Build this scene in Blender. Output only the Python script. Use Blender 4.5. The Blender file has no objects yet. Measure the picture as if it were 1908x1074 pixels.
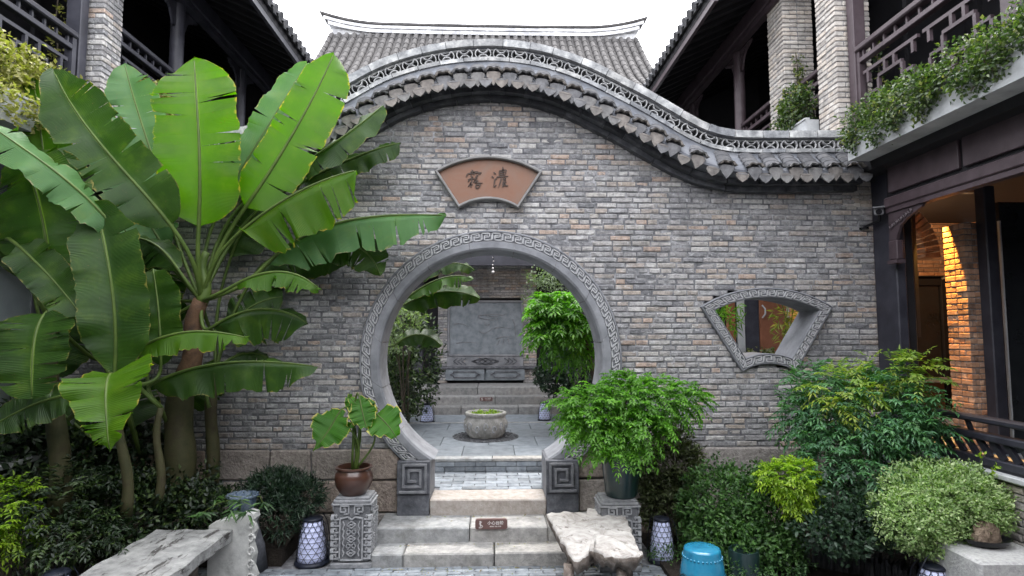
import bpy, math, random
import numpy as np
from mathutils import Vector, Matrix, Euler

random.seed(11); np.random.seed(11)
R = math.radians
SC = bpy.context.scene
COL = SC.collection

# ------------------------------------------------------------------ camera
F = 1098.0                      # focal length in photo pixels (1908 wide)
EYE = Vector((0, 0, 2.15))
cam = bpy.data.cameras.new('camera'); cam_o = bpy.data.objects.new('camera', cam); COL.objects.link(cam_o)
cam.sensor_width = 36; cam.lens = F / 1908 * 36; cam.clip_start = 0.05; cam.clip_end = 500
cam_o.location = EYE; cam_o.rotation_euler = (R(90 + 4.32), 0, R(-1.88)); SC.camera = cam_o
ROT = Euler((R(90 + 4.32), 0, R(-1.88))).to_matrix()

# ------------------------------------------------------------------ sky and sun (soft overcast day)
SUN_EL, SUN_AZ = 62, 12
w = bpy.data.worlds.new('World'); SC.world = w; w.use_nodes = True
nt = w.node_tree; nt.nodes.clear()
sky = nt.nodes.new('ShaderNodeTexSky'); sky.sky_type = 'NISHITA'; sky.sun_disc = False
sky.sun_elevation = R(SUN_EL); sky.sun_rotation = R(SUN_AZ); sky.dust_density = 4; sky.air_density = 1.0
hs = nt.nodes.new('ShaderNodeHueSaturation'); hs.inputs['Saturation'].default_value = 0.30
mxs = nt.nodes.new('ShaderNodeMix'); mxs.data_type = 'RGBA'; mxs.inputs['Factor'].default_value = 0.6
mxs.inputs['B'].default_value = (9.9, 10.0, 10.4, 1)        # the even cloud layer
bg = nt.nodes.new('ShaderNodeBackground'); bg.inputs['Strength'].default_value = 0.15
out = nt.nodes.new('ShaderNodeOutputWorld')
nt.links.new(sky.outputs[0], hs.inputs['Color']); nt.links.new(hs.outputs[0], mxs.inputs['A'])
nt.links.new(mxs.outputs['Result'], bg.inputs['Color']); nt.links.new(bg.outputs[0], out.inputs['Surface'])
sun = bpy.data.lights.new('sun', 'SUN'); sun.energy = 0.6; sun.angle = R(28); sun.color = (1, .97, .92)
sun_o = bpy.data.objects.new('sun', sun); COL.objects.link(sun_o)
sv = Vector((math.sin(R(SUN_AZ)) * math.cos(R(SUN_EL)), math.cos(R(SUN_AZ)) * math.cos(R(SUN_EL)), math.sin(R(SUN_EL))))
sun_o.rotation_euler = sv.to_track_quat('Z', 'Y').to_euler()
SC.view_settings.view_transform = 'Standard'; SC.view_settings.look = 'None'
SC.view_settings.exposure = 2.4; SC.view_settings.gamma = 1; SC.view_settings.use_curve_mapping = False
SC.cycles.max_bounces = 8; SC.cycles.transparent_max_bounces = 8
SC.cycles.use_denoising = True

# ------------------------------------------------------------------ measuring helpers
def at(px, py, Y):
    d = ROT @ Vector(((px - 954) / F, -(py - 537) / F, -1)); return EYE + d * (Y / d.y)
def onz(px, py, z):
    d = ROT @ Vector(((px - 954) / F, -(py - 537) / F, -1)); return EYE + d * ((z - EYE.z) / d.z)
def lerp(a, b, t): return a + (b - a) * t
def rr(a, b): return random.uniform(a, b)

# ------------------------------------------------------------------ object helpers
WORLD = {}
def wpos(o): return WORLD.get(o.name, Vector((0, 0, 0))) if o is not None else Vector((0, 0, 0))
def tag(o, label=None, cat=None, group=None, kind=None):
    if label: o['label'] = label
    if cat: o['category'] = cat
    if group: o['group'] = group
    if kind: o['kind'] = kind
    return o
def thing(name, label, cat, loc=(0, 0, 0), group=None, kind=None):
    o = bpy.data.objects.new(name, None); COL.objects.link(o); o.empty_display_size = .1
    o.location = loc; WORLD[o.name] = Vector(loc)
    return tag(o, label, cat, group, kind)
def link(name, me, parent=None, loc=(0, 0, 0), rot=None, scale=None):
    """Link mesh data as an object standing at world position loc under parent."""
    o = bpy.data.objects.new(name, me); COL.objects.link(o); loc = Vector(loc)
    WORLD[o.name] = loc
    if parent is not None: o.parent = parent; o.location = loc - wpos(parent)
    else: o.location = loc
    if rot is not None: o.rotation_euler = rot
    if scale is not None: o.scale = scale
    return o
def copy_tree(src, loc, label=None, rotz=None, scale=None):
    c = src.copy(); COL.objects.link(c); c.location = loc; WORLD[c.name] = Vector(loc)
    if label: c['label'] = label
    if rotz is not None: c.rotation_euler = (0, 0, rotz)
    if scale is not None: c.scale = scale
    for ch in list(src.children):
        d = ch.copy(); COL.objects.link(d); d.parent = c
        for g in list(ch.children):
            e = g.copy(); COL.objects.link(e); e.parent = d
    return c

class MB:
    """Collects faces, builds one mesh object."""
    def __init__(s): s.v = []; s.f = []; s.r = []; s.rv = None
    def add(s, vs, fs, r=None):
        b = len(s.v); s.v.extend([tuple(p) for p in vs]); r = random.random() if r is None else r
        for f in fs: s.f.append(tuple(i + b for i in f)); s.r.append(r)
    def box(s, x0, x1, y0, y1, z0, z1, r=None, M=None, jit=0, bev=0):
        if bev:
            return s.bbox(x0, x1, y0, y1, z0, z1, bev, r, M, jit)
        P = [Vector((x, y, z)) for z in (z0, z1) for x, y in ((x0, y0), (x1, y0), (x1, y1), (x0, y1))]
        if jit: P = [p + Vector((rr(-jit, jit), rr(-jit, jit), rr(-jit, jit))) for p in P]
        if M is not None: P = [M @ p for p in P]
        s.add(P, [(0, 3, 2, 1), (4, 5, 6, 7), (0, 1, 5, 4), (1, 2, 6, 5), (2, 3, 7, 6), (3, 0, 4, 7)], r)
    def bbox(s, x0, x1, y0, y1, z0, z1, b, r=None, M=None, jit=0):
        """box with chamfered edges (24 verts)"""
        X = (x0, x1); Y = (y0, y1); Z = (z0, z1); P = []; idx = {}
        for i in (0, 1):
            for j in (0, 1):
                for k in (0, 1):
                    c = Vector((X[i], Y[j], Z[k])); q = Vector((rr(-jit, jit), rr(-jit, jit), rr(-jit, jit))) if jit else Vector((0, 0, 0))
                    sx, sy, sz = (b if i == 0 else -b), (b if j == 0 else -b), (b if k == 0 else -b)
                    idx[(i, j, k, 0)] = len(P); P.append(c + q + Vector((0, sy, sz)))
                    idx[(i, j, k, 1)] = len(P); P.append(c + q + Vector((sx, 0, sz)))
                    idx[(i, j, k, 2)] = len(P); P.append(c + q + Vector((sx, sy, 0)))
        fs = []
        D = idx
        for i in (0, 1):
            f = [D[(i, 0, 0, 0)], D[(i, 1, 0, 0)], D[(i, 1, 1, 0)], D[(i, 0, 1, 0)]]; fs.append(f if i else f[::-1])
            f = [D[(0, i, 0, 1)], D[(1, i, 0, 1)], D[(1, i, 1, 1)], D[(0, i, 1, 1)]]; fs.append(f if not i else f[::-1])
            f = [D[(0, 0, i, 2)], D[(1, 0, i, 2)], D[(1, 1, i, 2)], D[(0, 1, i, 2)]]; fs.append(f if i else f[::-1])
        for j in (0, 1):
            for k in (0, 1): fs.append([D[(0, j, k, 1)], D[(1, j, k, 1)], D[(1, j, k, 2)], D[(0, j, k, 2)]])
        for i in (0, 1):
            for k in (0, 1): fs.append([D[(i, 0, k, 0)], D[(i, 1, k, 0)], D[(i, 1, k, 2)], D[(i, 0, k, 2)]])
            for j in (0, 1): fs.append([D[(i, j, 0, 0)], D[(i, j, 1, 0)], D[(i, j, 1, 1)], D[(i, j, 0, 1)]])
        for i in (0, 1):
            for j in (0, 1):
                for k in (0, 1): fs.append([D[(i, j, k, 0)], D[(i, j, k, 1)], D[(i, j, k, 2)]])
        if M is not None: P = [M @ p for p in P]
        s.add(P, fs, r)
    def bar(s, a, b, wd, th, up=(0, 0, 1), r=None, bev=0):
        """rectangular bar from a to b; wd across, th along up"""
        a = Vector(a); b = Vector(b); d = b - a; L = d.length; d.normalize(); u = Vector(up)
        n = d.cross(u)
        if n.length < 1e-6: n = d.cross(Vector((1, 0, 0)))
        n.normalize(); u = n.cross(d)
        M = Matrix.Translation(a) @ Matrix((d, n, u)).transposed().to_4x4()
        s.box(0, L, -wd / 2, wd / 2, -th / 2, th / 2, r, M, bev=bev)
    def tube(s, pts, rad, n=6, r=None, caps=True):
        pts = [Vector(p) for p in pts]; m = len(pts)
        if not hasattr(rad, '__len__'): rad = [rad] * m
        up = Vector((0, 0, 1)); vs = []; prev = None
        for i, p in enumerate(pts):
            t = (pts[min(i + 1, m - 1)] - pts[max(i - 1, 0)])
            t = t.normalized() if t.length > 1e-9 else Vector((0, 0, 1))
            if prev is None:
                a = t.cross(up)
                if a.length < .05: a = t.cross(Vector((1, 0, 0)))
            else:
                a = prev - t * prev.dot(t)
            a.normalize(); b = t.cross(a); prev = a
            for k in range(n):
                an = 2 * math.pi * k / n
                vs.append(p + (a * math.cos(an) + b * math.sin(an)) * rad[i])
        fs = [(i * n + k, i * n + (k + 1) % n, (i + 1) * n + (k + 1) % n, (i + 1) * n + k) for i in range(m - 1) for k in range(n)]
        if caps: fs += [tuple(range(n))[::-1], tuple((m - 1) * n + k for k in range(n))]
        s.add(vs, fs, r)
    def lathe(s, prof, c=(0, 0, 0), n=28, r=None, sx=1, sy=1, bump=None):
        vs = []; m = len(prof)
        for j, (ra, z) in enumerate(prof):
            for k in range(n):
                an = 2 * math.pi * k / n; q = ra + (bump(an, z) if bump else 0)
                vs.append((c[0] + q * math.cos(an) * sx, c[1] + q * math.sin(an) * sy, c[2] + z))
        fs = [(i * n + k, i * n + (k + 1) % n, (i + 1) * n + (k + 1) % n, (i + 1) * n + k) for i in range(m - 1) for k in range(n)]
        if prof[0][0] > 1e-4: fs.append(tuple(range(n))[::-1])
        if prof[-1][0] > 1e-4: fs.append(tuple((m - 1) * n + k for k in range(n)))
        s.add(vs, fs, r)
    def prism(s, poly, y0, y1, r=None, M=None):
        """poly in (x,z), extruded y0..y1; front (y0) faces -Y"""
        n = len(poly); vs = [Vector((x, y0, z)) for x, z in poly] + [Vector((x, y1, z)) for x, z in poly]
        fs = [tuple(range(n)), tuple(range(2 * n - 1, n - 1, -1))] + [(i, i + n, (i + 1) % n + n, (i + 1) % n) for i in range(n)]
        if M is not None: vs = [M @ p for p in vs]
        s.add(vs, fs, r)
    def strip(s, A, B, r=None):
        """quads between two equal-length point rows"""
        n = len(A); s.add(list(A) + list(B), [(i, i + 1, n + i + 1, n + i) for i in range(n - 1)], r)
    def mesh(s, name, m, smooth=False, org=(0, 0, 0)):
        me = bpy.data.meshes.new(name); o = Vector(org)
        me.from_pydata([(p[0] - o.x, p[1] - o.y, p[2] - o.z) for p in s.v], [], s.f)
        a = me.attributes.new('rnd', 'FLOAT', 'FACE'); a.data.foreach_set('value', np.array(s.r, dtype=np.float32))
        if smooth: me.polygons.foreach_set('use_smooth', [True] * len(me.polygons))
        me.materials.append(m); me.update()
        return me
    def build(s, name, m, parent=None, smooth=False, label=None, kind=None, org=None, cat=None, group=None):
        """one object, vertices given in world space; origin at org"""
        org = wpos(parent) if org is None else Vector(org)
        o = link(name, s.mesh(name, m, smooth, org), parent, org)
        return tag(o, label, cat, group, kind)

def sharp(o, ang=35):
    me = o.data
    me.polygons.foreach_set('use_smooth', [True] * len(me.polygons))
    try: me.set_sharp_from_angle(angle=R(ang))
    except Exception: pass
    return o

# ------------------------------------------------------------------ materials
def newmat(name):
    m = bpy.data.materials.new(name); m.use_nodes = True; t = m.node_tree
    return m, t, t.nodes['Principled BSDF'], t.nodes['Material Output']
def N(t, kind, **kw):
    n = t.nodes.new(kind)
    for k, v in kw.items():
        if k in n.inputs: n.inputs[k].default_value = v
        else: setattr(n, k, v)
    return n
def ramp(t, stops, interp='LINEAR'):
    n = t.nodes.new('ShaderNodeValToRGB'); cr = n.color_ramp; cr.interpolation = interp
    while len(cr.elements) > 1: cr.elements.remove(cr.elements[-1])
    cr.elements[0].position = stops[0][0]; cr.elements[0].color = (*stops[0][1], 1)
    for p, c in stops[1:]:
        e = cr.elements.new(p); e.color = (*c, 1)
    return n
def mixc(t, fac, a, b, blend='MIX'):
    n = t.nodes.new('ShaderNodeMix'); n.data_type = 'RGBA'; n.blend_type = blend
    for sock, v in (('Factor', fac), ('A', a), ('B', b)):
        i = n.inputs[sock] if sock != 'Factor' else n.inputs[0]
        if sock == 'A': i = n.inputs[6]
        if sock == 'B': i = n.inputs[7]
        if isinstance(v, (int, float)): i.default_value = v
        elif isinstance(v, tuple): i.default_value = (*v, 1)
        else: t.links.new(v, i)
    return n.outputs[2]
def noise(t, vec, scale, detail=4, rough=.6, dist=0):
    n = N(t, 'ShaderNodeTexNoise'); n.inputs['Scale'].default_value = scale; n.inputs['Detail'].default_value = detail
    n.inputs['Roughness'].default_value = rough; n.inputs['Distortion'].default_value = dist
    if vec is not None: t.links.new(vec, n.inputs['Vector'])
    return n.outputs['Fac']
def rndval(t):
    """a per-piece random 0..1 from the face attribute and the object's own random number"""
    a = N(t, 'ShaderNodeAttribute', attribute_name='rnd'); o = N(t, 'ShaderNodeObjectInfo')
    s = N(t, 'ShaderNodeMath', operation='ADD'); t.links.new(a.outputs['Fac'], s.inputs[0]); t.links.new(o.outputs['Random'], s.inputs[1])
    f = N(t, 'ShaderNodeMath', operation='FRACT'); t.links.new(s.outputs[0], f.inputs[0]); return f.outputs[0]
def wcoord(t): return N(t, 'ShaderNodeNewGeometry').outputs['Position']
def bump(t, bsdf, h, strength=.4, dist=.01):
    b = N(t, 'ShaderNodeBump'); b.inputs['Strength'].default_value = strength; b.inputs['Distance'].default_value = dist
    t.links.new(h, b.inputs['Height']); t.links.new(b.outputs[0], bsdf.inputs['Normal'])
def surf(name, cols, scale=8, rough=.8, bs=.4, bscale=60, bdist=.006, var=.0, metal=0, spots=None, piece=None, dist=0, spec=.3, coat=0, detail=5):
    """general weathered surface: noise ramp over cols, per-piece value shift, optional blotches, fine relief"""
    m, t, p, _ = newmat(name); v = wcoord(t)
    n = noise(t, v, scale, detail, .62, dist)
    k = len(cols); st = [(lerp(.3, .7, i / max(1, k - 1)), c) for i, c in enumerate(cols)]
    c = ramp(t, st); t.links.new(n, c.inputs[0]); c = c.outputs[0]
    if piece:
        pr = ramp(t, [(i / len(piece), q) for i, q in enumerate(piece)], 'CONSTANT'); t.links.new(rndval(t), pr.inputs[0])
        c = mixc(t, 1.0, c, pr.outputs[0], 'MULTIPLY')
    if var:
        mr = N(t, 'ShaderNodeMapRange'); t.links.new(rndval(t), mr.inputs[0]); mr.inputs[3].default_value = 1 - var; mr.inputs[4].default_value = 1 + var
        cc = N(t, 'ShaderNodeCombineXYZ'); [t.links.new(mr.outputs[0], cc.inputs[i]) for i in range(3)]
        c = mixc(t, 1.0, c, cc.outputs[0], 'MULTIPLY')
    if spots:
        for sp_ in spots:
            sc_, lo, hi, col, amt = sp_[:5]; v2 = v
            if len(sp_) > 5:
                mp = N(t, 'ShaderNodeMapping'); mp.inputs['Scale'].default_value = sp_[5]; t.links.new(v, mp.inputs['Vector']); v2 = mp.outputs[0]
            n2 = noise(t, v2, sc_, 6, .7); rp = ramp(t, [(lo, (0, 0, 0)), (hi, (amt,) * 3)]); t.links.new(n2, rp.inputs[0])
            c = mixc(t, rp.outputs[0], c, col)
    t.links.new(c, p.inputs['Base Color']); p.inputs['Roughness'].default_value = rough; p.inputs['Metallic'].default_value = metal
    p.inputs['Specular IOR Level'].default_value = spec
    if coat: p.inputs['Coat Weight'].default_value = coat; p.inputs['Coat Roughness'].default_value = .08
    if bs: bump(t, p, noise(t, v, bscale, 6, .65), bs, bdist)
    return m
def leafmat(name, cols, trans=.35, rough=.45, tcol=None, edge=None, spec=.4):
    """foliage: colour by leaf, with light passing through"""
    m, t, p, o = newmat(name)
    c = ramp(t, [(i / max(1, len(cols) - 1), q) for i, q in enumerate(cols)]); t.links.new(rndval(t), c.inputs[0])
    t.links.new(c.outputs[0], p.inputs['Base Color']); p.inputs['Roughness'].default_value = rough; p.inputs['Specular IOR Level'].default_value = spec
    tr = N(t, 'ShaderNodeBsdfTranslucent')
    tc = mixc(t, 1.0, c.outputs[0], tcol or (1.5, 2.0, .5), 'MULTIPLY'); t.links.new(tc, tr.inputs['Color'])
    ms = N(t, 'ShaderNodeMixShader'); ms.inputs[0].default_value = trans
    t.links.new(p.outputs[0], ms.inputs[1]); t.links.new(tr.outputs[0], ms.inputs[2]); t.links.new(ms.outputs[0], o.inputs['Surface'])
    return m

MAT = {}
BR = [(.90, .92, .97), (.78, .80, .85), (1.05, 1.03, 1.02), (.62, .64, .70), (1.18, 1.16, 1.16), (1.12, 1.0, .92), (.85, .86, .90), (1.0, .98, 1.0),
      (.48, .50, .56), (1.26, .98, .82), (.95, .95, .98), (1.10, 1.06, 1.02), (.72, .72, .76), (1.30, 1.30, 1.34), (1.02, .93, .86), (.88, .90, .94), (1.2, 1.05, .92), (.80, .82, .88), (1.45, 1.45, 1.46), (1.3, 1.27, 1.24)]
BR = [tuple(1 + (v - 1) * .88 for v in c) for c in BR]
MAT['brick'] = surf('old grey brick', [(.185, .179, .174), (.305, .295, .284), (.39, .376, .36)], 20, .92, 1.0, 55, .012, piece=BR,
                    spots=[(6, .54, .70, (.46, .46, .465), .6), (24, .58, .68, (.60, .60, .60), .75), (48, .58, .70, (.09, .09, .098), .65), (11, .56, .68, (.075, .075, .082), .6), (1.1, .52, .72, (.10, .10, .105), .6), (2.6, .54, .70, (.085, .085, .088), .55, (1, 1, .16)), (3.4, .58, .70, (.50, .50, .50), .35, (1, 1, .2))])
BRW = [(1, 1, 1), (.85, .84, .83), (1.12, 1.1, 1.08), (.92, .9, .88), (1.05, 1.0, .95), (.78, .78, .78), (1.08, 1.02, .96)]
MAT['brickw'] = surf('weathered buff brick', [(.27, .25, .23), (.38, .355, .33), (.46, .44, .41)], 14, .9, .8, 70, .008, piece=BRW,
                     spots=[(8, .6, .75, (.45, .43, .41), .5), (5, .6, .75, (.12, .11, .10), .4)])
MAT['brickr'] = surf('warm veranda brick', [(.22, .13, .085), (.34, .21, .14), (.40, .28, .20)], 12, .9, .8, 70, .008, piece=BR)
MAT['mortar'] = surf('lime mortar', [(.07, .07, .078), (.15, .15, .158), (.34, .34, .35)], 11, .95, .7, 90, .006)
MAT['granite'] = surf('granite block', [(.17, .15, .135), (.27, .245, .225), (.36, .33, .30)], 22, .9, 1.0, 40, .02,
                      piece=[(1, .93, .87), (.95, .96, .98), (1.05, .95, .89), (.85, .83, .82), (1.12, 1.1, 1.08), (1.02, .88, .80), (.95, .92, .9)],
                      spots=[(6, .58, .72, (.09, .085, .08), .5)])
MAT['stepstone'] = surf('worn step stone', [(.22, .22, .218), (.31, .308, .302), (.39, .385, .37)], 14, .85, .7, 45, .012,
                        piece=[(1, .98, .96), (.95, .98, 1.0), (1.03, 1.0, .96), (.88, .9, .92)], spots=[(4, .50, .68, (.13, .125, .12), .65), (2.2, .56, .7, (.10, .105, .085), .5), (30, .6, .7, (.14, .138, .13), .6)])
MAT['stepgrey'] = surf('grey inner step stone', [(.13, .13, .13), (.20, .198, .195), (.26, .255, .25)], 14, .85, .7, 45, .012, var=.12)
MAT['pinkstone'] = surf('pinkish threshold stone', [(.25, .22, .19), (.33, .295, .265), (.39, .36, .335)], 16, .85, .7, 45, .012, spots=[(5, .58, .72, (.2, .17, .15), .5)])
MAT['bluestone'] = surf('blue grey paving', [(.10, .115, .13), (.155, .175, .195), (.20, .22, .24)], 7, .6, .4, 50, .006, var=.16, spots=[(3, .58, .75, (.27, .29, .31), .4)], spec=.4)
MAT['paver'] = surf('grey paving brick', [(.12, .135, .155), (.19, .21, .23), (.25, .27, .29)], 12, .7, .6, 60, .006, var=.3, spots=[(4, .58, .72, (.09, .10, .09), .5)])
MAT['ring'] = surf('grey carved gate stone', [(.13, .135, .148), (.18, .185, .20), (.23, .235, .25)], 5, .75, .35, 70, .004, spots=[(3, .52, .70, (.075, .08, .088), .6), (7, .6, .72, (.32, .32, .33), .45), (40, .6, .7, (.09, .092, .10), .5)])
MAT['fret'] = surf('lightened fret carving', [(.36, .36, .37), (.46, .46, .47)], 12, .8, .3, 70, .004)  # fret lightened and ring darkened so groove shade sits in the colour
MAT['darkstone'] = surf('blackened carved stone', [(.05, .052, .06), (.085, .088, .10), (.15, .155, .17)], 12, .75, .6, 60, .006)
MAT['greystone'] = surf('lightened carving relief', [(.10, .103, .115), (.16, .163, .175), (.22, .222, .235)], 12, .75, .6, 60, .006)  # raised carving coloured lighter, putting the relief's shading into the colour
MAT['cap'] = surf('lime washed coping', [(.15, .153, .162), (.28, .285, .29), (.50, .50, .495)], 9, .9, .8, 40, .012, piece=[(1, 1, 1), (.72, .73, .76), (1.15, 1.15, 1.14), (.88, .87, .86)],
                   spots=[(6, .6, .7, (.12, .125, .13), .6)])
MAT['capbed'] = surf('blue grey render', [(.085, .09, .105), (.13, .137, .155), (.19, .195, .21)], 5, .85, .4, 50, .006, spots=[(9, .62, .75, (.38, .39, .41), .5)])
MAT['cornice'] = surf('blackened cornice brick', [(.035, .037, .043), (.06, .062, .07), (.11, .112, .12)], 9, .85, .6, 60, .006, var=.35)
MAT['drip'] = surf('grey drip tile', [(.10, .098, .098), (.165, .16, .158), (.23, .225, .22)], 14, .85, .7, 60, .008, piece=[(1, 1, 1), (.85, .87, .92), (1.1, 1.02, .95), (.95, .9, .86)])
MAT['tile'] = surf('dark roof tile', [(.05, .051, .056), (.08, .08, .086), (.12, .118, .12)], 9, .85, .6, 50, .008, var=.25)
MAT['lattice'] = surf('pale lattice tile', [(.19, .193, .20), (.30, .30, .305), (.40, .40, .40)], 12, .85, .4, 60, .005, var=.15)
MAT['ridge'] = surf('pale ridge render', [(.22, .22, .235), (.36, .36, .37), (.52, .52, .52)], 5, .85, .4, 40, .01, var=.15, dist=1)
MAT['hallroof'] = surf('brown grey roof tile', [(.028, .027, .028), (.050, .047, .047), (.078, .074, .072)], 9, .85, .5, 50, .008, var=.22)
MAT['wood'] = surf('dark stained wood', [(.020, .014, .017), (.034, .025, .029), (.05, .038, .043)], 6, .5, .25, 90, .003, var=.2, spec=.4)
MAT['woodp'] = surf('purple brown wood', [(.034, .022, .027), (.052, .036, .042), (.07, .052, .06)], 5, .5, .25, 90, .003, var=.12, spec=.4)
MAT['woodb'] = surf('blue black painted wood', [(.016, .016, .023), (.026, .026, .036), (.04, .04, .052)], 5, .5, .25, 90, .003, var=.12, spec=.4)
MAT['black'] = surf('black timber and recess shade', [(.008, .008, .010), (.016, .015, .018)], 5, .7, .2, 60, .003)  # dark timber; also on recess walls, where shade is put into the colour
MAT['door'] = surf('red brown door', [(.17, .065, .035), (.25, .10, .055)], 5, .45, .2, 90, .003)
MAT['zinc'] = surf('pale cement planter', [(.28, .29, .30), (.37, .38, .39), (.44, .45, .455)], 4, .7, .25, 40, .004, spots=[(2.5, .52, .72, (.16, .162, .165), .5), (14, .58, .7, (.22, .22, .21), .4)])
MAT['soil'] = surf('dark soil', [(.018, .014, .011), (.035, .028, .022)], 20, .95, 1, 40, .02)
MAT['ground'] = surf('far ground', [(.12, .13, .14), (.2, .21, .22)], 3, .8, .4, 30, .01)
MAT['glass'] = surf('dark window glass', [(.012, .014, .016), (.02, .022, .025)], 3, .12, 0, spec=.5)
MAT['curtain'] = surf('pale curtain', [(.30, .34, .36), (.42, .46, .48)], 2, .8, .2, 20, .01)
# ================================================================== the courtyard ground
YW = 6.40                                  # front plane of the moon gate wall
ground = MB(); ground.add([(-60, -20, -.02), (60, -20, -.02), (60, 90, -.02), (-60, 90, -.02)], [(0, 1, 2, 3)])
ground = ground.build('courtyard_ground', MAT['ground'], kind='structure')
pav = [];
for k in range(10):
    b = MB(); L = .235
    b.bbox(-L / 2, L / 2, -.026, .026, -.05, 0, .005, .5, jit=.002); pav.append(b.mesh('paver', MAT['paver']))
rows = [4.78 + i * .058 for i in range(15)]
n = 0
rest = MB()
for i, y in enumerate(rows):
    x = -2.6 + (i % 2) * .12
    while x < 2.4:
        if n < 300 and -2.05 < x < 1.85:
            link('paver', random.choice(pav), ground, (x, y, rr(-.003, .003)), (rr(-.01, .01), rr(-.01, .01), rr(-.008, .008)), (rr(.97, 1.03), 1, 1)); n += 1
        else: rest.bbox(x - .117, x + .117, y - .026, y + .026, -.05, rr(-.003, .003), .005)
        x += .2445
for i in range(34):                                        # same paving nearer than the photograph shows
    y = 4.722 - i * .058; x = -2.6 + (i % 2) * .12
    while x < 2.4: rest.box(x - .117, x + .117, y - .026, y + .026, -.05, rr(-.003, .003)); x += .2445
rest.build('paving_brickwork', MAT['paver'], ground, kind='stuff')
b = MB(); b.box(-8, 8, -4, 6.3, -.12, -.012); b.build('paving_bed', MAT['mortar'], ground)

# ================================================================== curve of the cloud wall
CPX = [(60, 241), (200, 241), (330, 241), (400, 240), (450, 237), (490, 227), (540, 205), (590, 176), (640, 147), (700, 115), (760, 94), (830, 79), (905, 73), (960, 76),
       (1010, 84), (1060, 98), (1110, 118), (1160, 143), (1210, 169), (1260, 198), (1310, 226), (1350, 240), (1400, 244), (1500, 244), (1594, 243)]
P0 = [at(x, y, 6.28) for x, y in CPX]; P0 = [(p.x, p.z) for p in P0]
dense = []
for i in range(len(P0) - 1):
    p = [np.array(P0[max(0, min(len(P0) - 1, i + k))]) for k in (-1, 0, 1, 2)]
    for j in range(20):
        t = j / 20
        dense.append(.5 * ((2 * p[1]) + (-p[0] + p[2]) * t + (2 * p[0] - 5 * p[1] + 4 * p[2] - p[3]) * t * t + (-p[0] + 3 * p[1] - 3 * p[2] + p[3]) * t ** 3))
dense.append(np.array(P0[-1])); dense = np.array(dense)
ss = np.concatenate([[0], np.cumsum(np.linalg.norm(np.diff(dense, axis=0), axis=1))]); SL = ss[-1]
def cpos(s): return np.array([np.interp(s, ss, dense[:, 0]), np.interp(s, ss, dense[:, 1])])
def ctan(s):
    d = cpos(min(SL, s + .05)) - cpos(max(0, s - .05)); return d / np.linalg.norm(d)
def coff(s, off):
    t = ctan(s); p = cpos(s); return (p[0] + t[1] * off, p[1] - t[0] * off)        # off metres below the curve, square to it
def cang(s): t = ctan(s); return math.atan2(t[1], t[0])

wall = thing('moon_gate_wall', 'tall grey brick cloud wall with round moon gate and wavy tiled coping', 'wall', (0, YW, 0))
GC = at(916, 672, 6.33); GCX, GCZ = GC.x, GC.z
RIN, ROUT = 1.195, 1.405
WC = at(1436.5, 775, 6.36); FA = R(32); FR0, FR1 = 96 / 172.6, 240 / 172.6          # fan window: centre of its arcs, half angle, radii
X0, X1 = -5.05, 4.27
BOT = .92
low = np.array([coff(s, .60) for s in np.linspace(0, SL, 900)]); o_ = np.argsort(low[:, 0]); low = low[o_]
def ztop(x): return np.interp(x, low[:, 0], low[:, 1])
def in_fan(x, z, g):
    dx, dz = x - WC.x, z - WC.z; r = math.hypot(dx, dz)
    if not (FR0 + g < r < FR1 - g) or dz <= 0: return False
    return abs(math.atan2(dx, dz)) * r < FA * r - g
def solid(x, z, h):
    if z + h > ztop(x): return False
    if math.hypot(x - GCX, z - GCZ) < (RIN + ROUT) / 2 + .03 or math.hypot(x - GCX, z + h - GCZ) < (RIN + ROUT) / 2 + .03: return False
    if z < .95 and abs(x - GCX) < 1.0: return False
    return not (in_fan(x, z, .03) or in_fan(x, z + h, .03))
def spans(z, h, x0=X0, x1=X1, step=.02):
    out, a = [], None; x = x0
    while x < x1 + 1e-6:
        ok = solid(x, z, h)
        if ok and a is None: a = x
        if not ok and a is not None: out.append((a, x - step)); a = None
        x += step
    if a is not None: out.append((a, x1))
    return [q for q in out if q[1] - q[0] > .05]

COURSE = .0605
def brick_mesh(b, x0, x1, z0, z1, y, dep, r):
    """one hand-made brick: worn front edge, slightly uneven face"""
    j = lambda a: rr(-a, a); q = .010; yo = y + rr(-.006, .006)
    cs = [(x0, z0), (x1, z0), (x1, z1), (x0, z1)]
    back = [(x, y + dep, z) for x, z in cs]
    mid = [(x, yo + .008, z) for x, z in cs]
    mz = (z0 + z1) / 2; mx = (x0 + x1) / 2
    ring = [(x0 + q, z0 + q), (mx, z0 + q * .7), (x1 - q, z0 + q), (x1 - q, z1 - q), (mx, z1 - q * .7), (x0 + q, z1 - q)]
    fr = [(x + j(.005), yo + j(.003), z + j(.0035)) for x, z in ring]
    V = back + mid + fr
    f = [(0, 1, 5, 4), (1, 2, 6, 5), (2, 3, 7, 6), (3, 0, 4, 7), (4, 5, 10, 9, 8), (5, 6, 11, 10), (6, 7, 13, 12, 11), (7, 4, 8, 13), (8, 9, 12, 13), (9, 10, 11, 12)]
    b.add(V, f, r)
BRV = []
for k in range(14):
    b = MB(); brick_mesh(b, -.1175, .1175, -.025, .025, 0, .06, k / 14); BRV.append(b.mesh('brick', MAT['brick']))
core = MB(); rest = MB(); cand = []
z = BOT; row = 0
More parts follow.
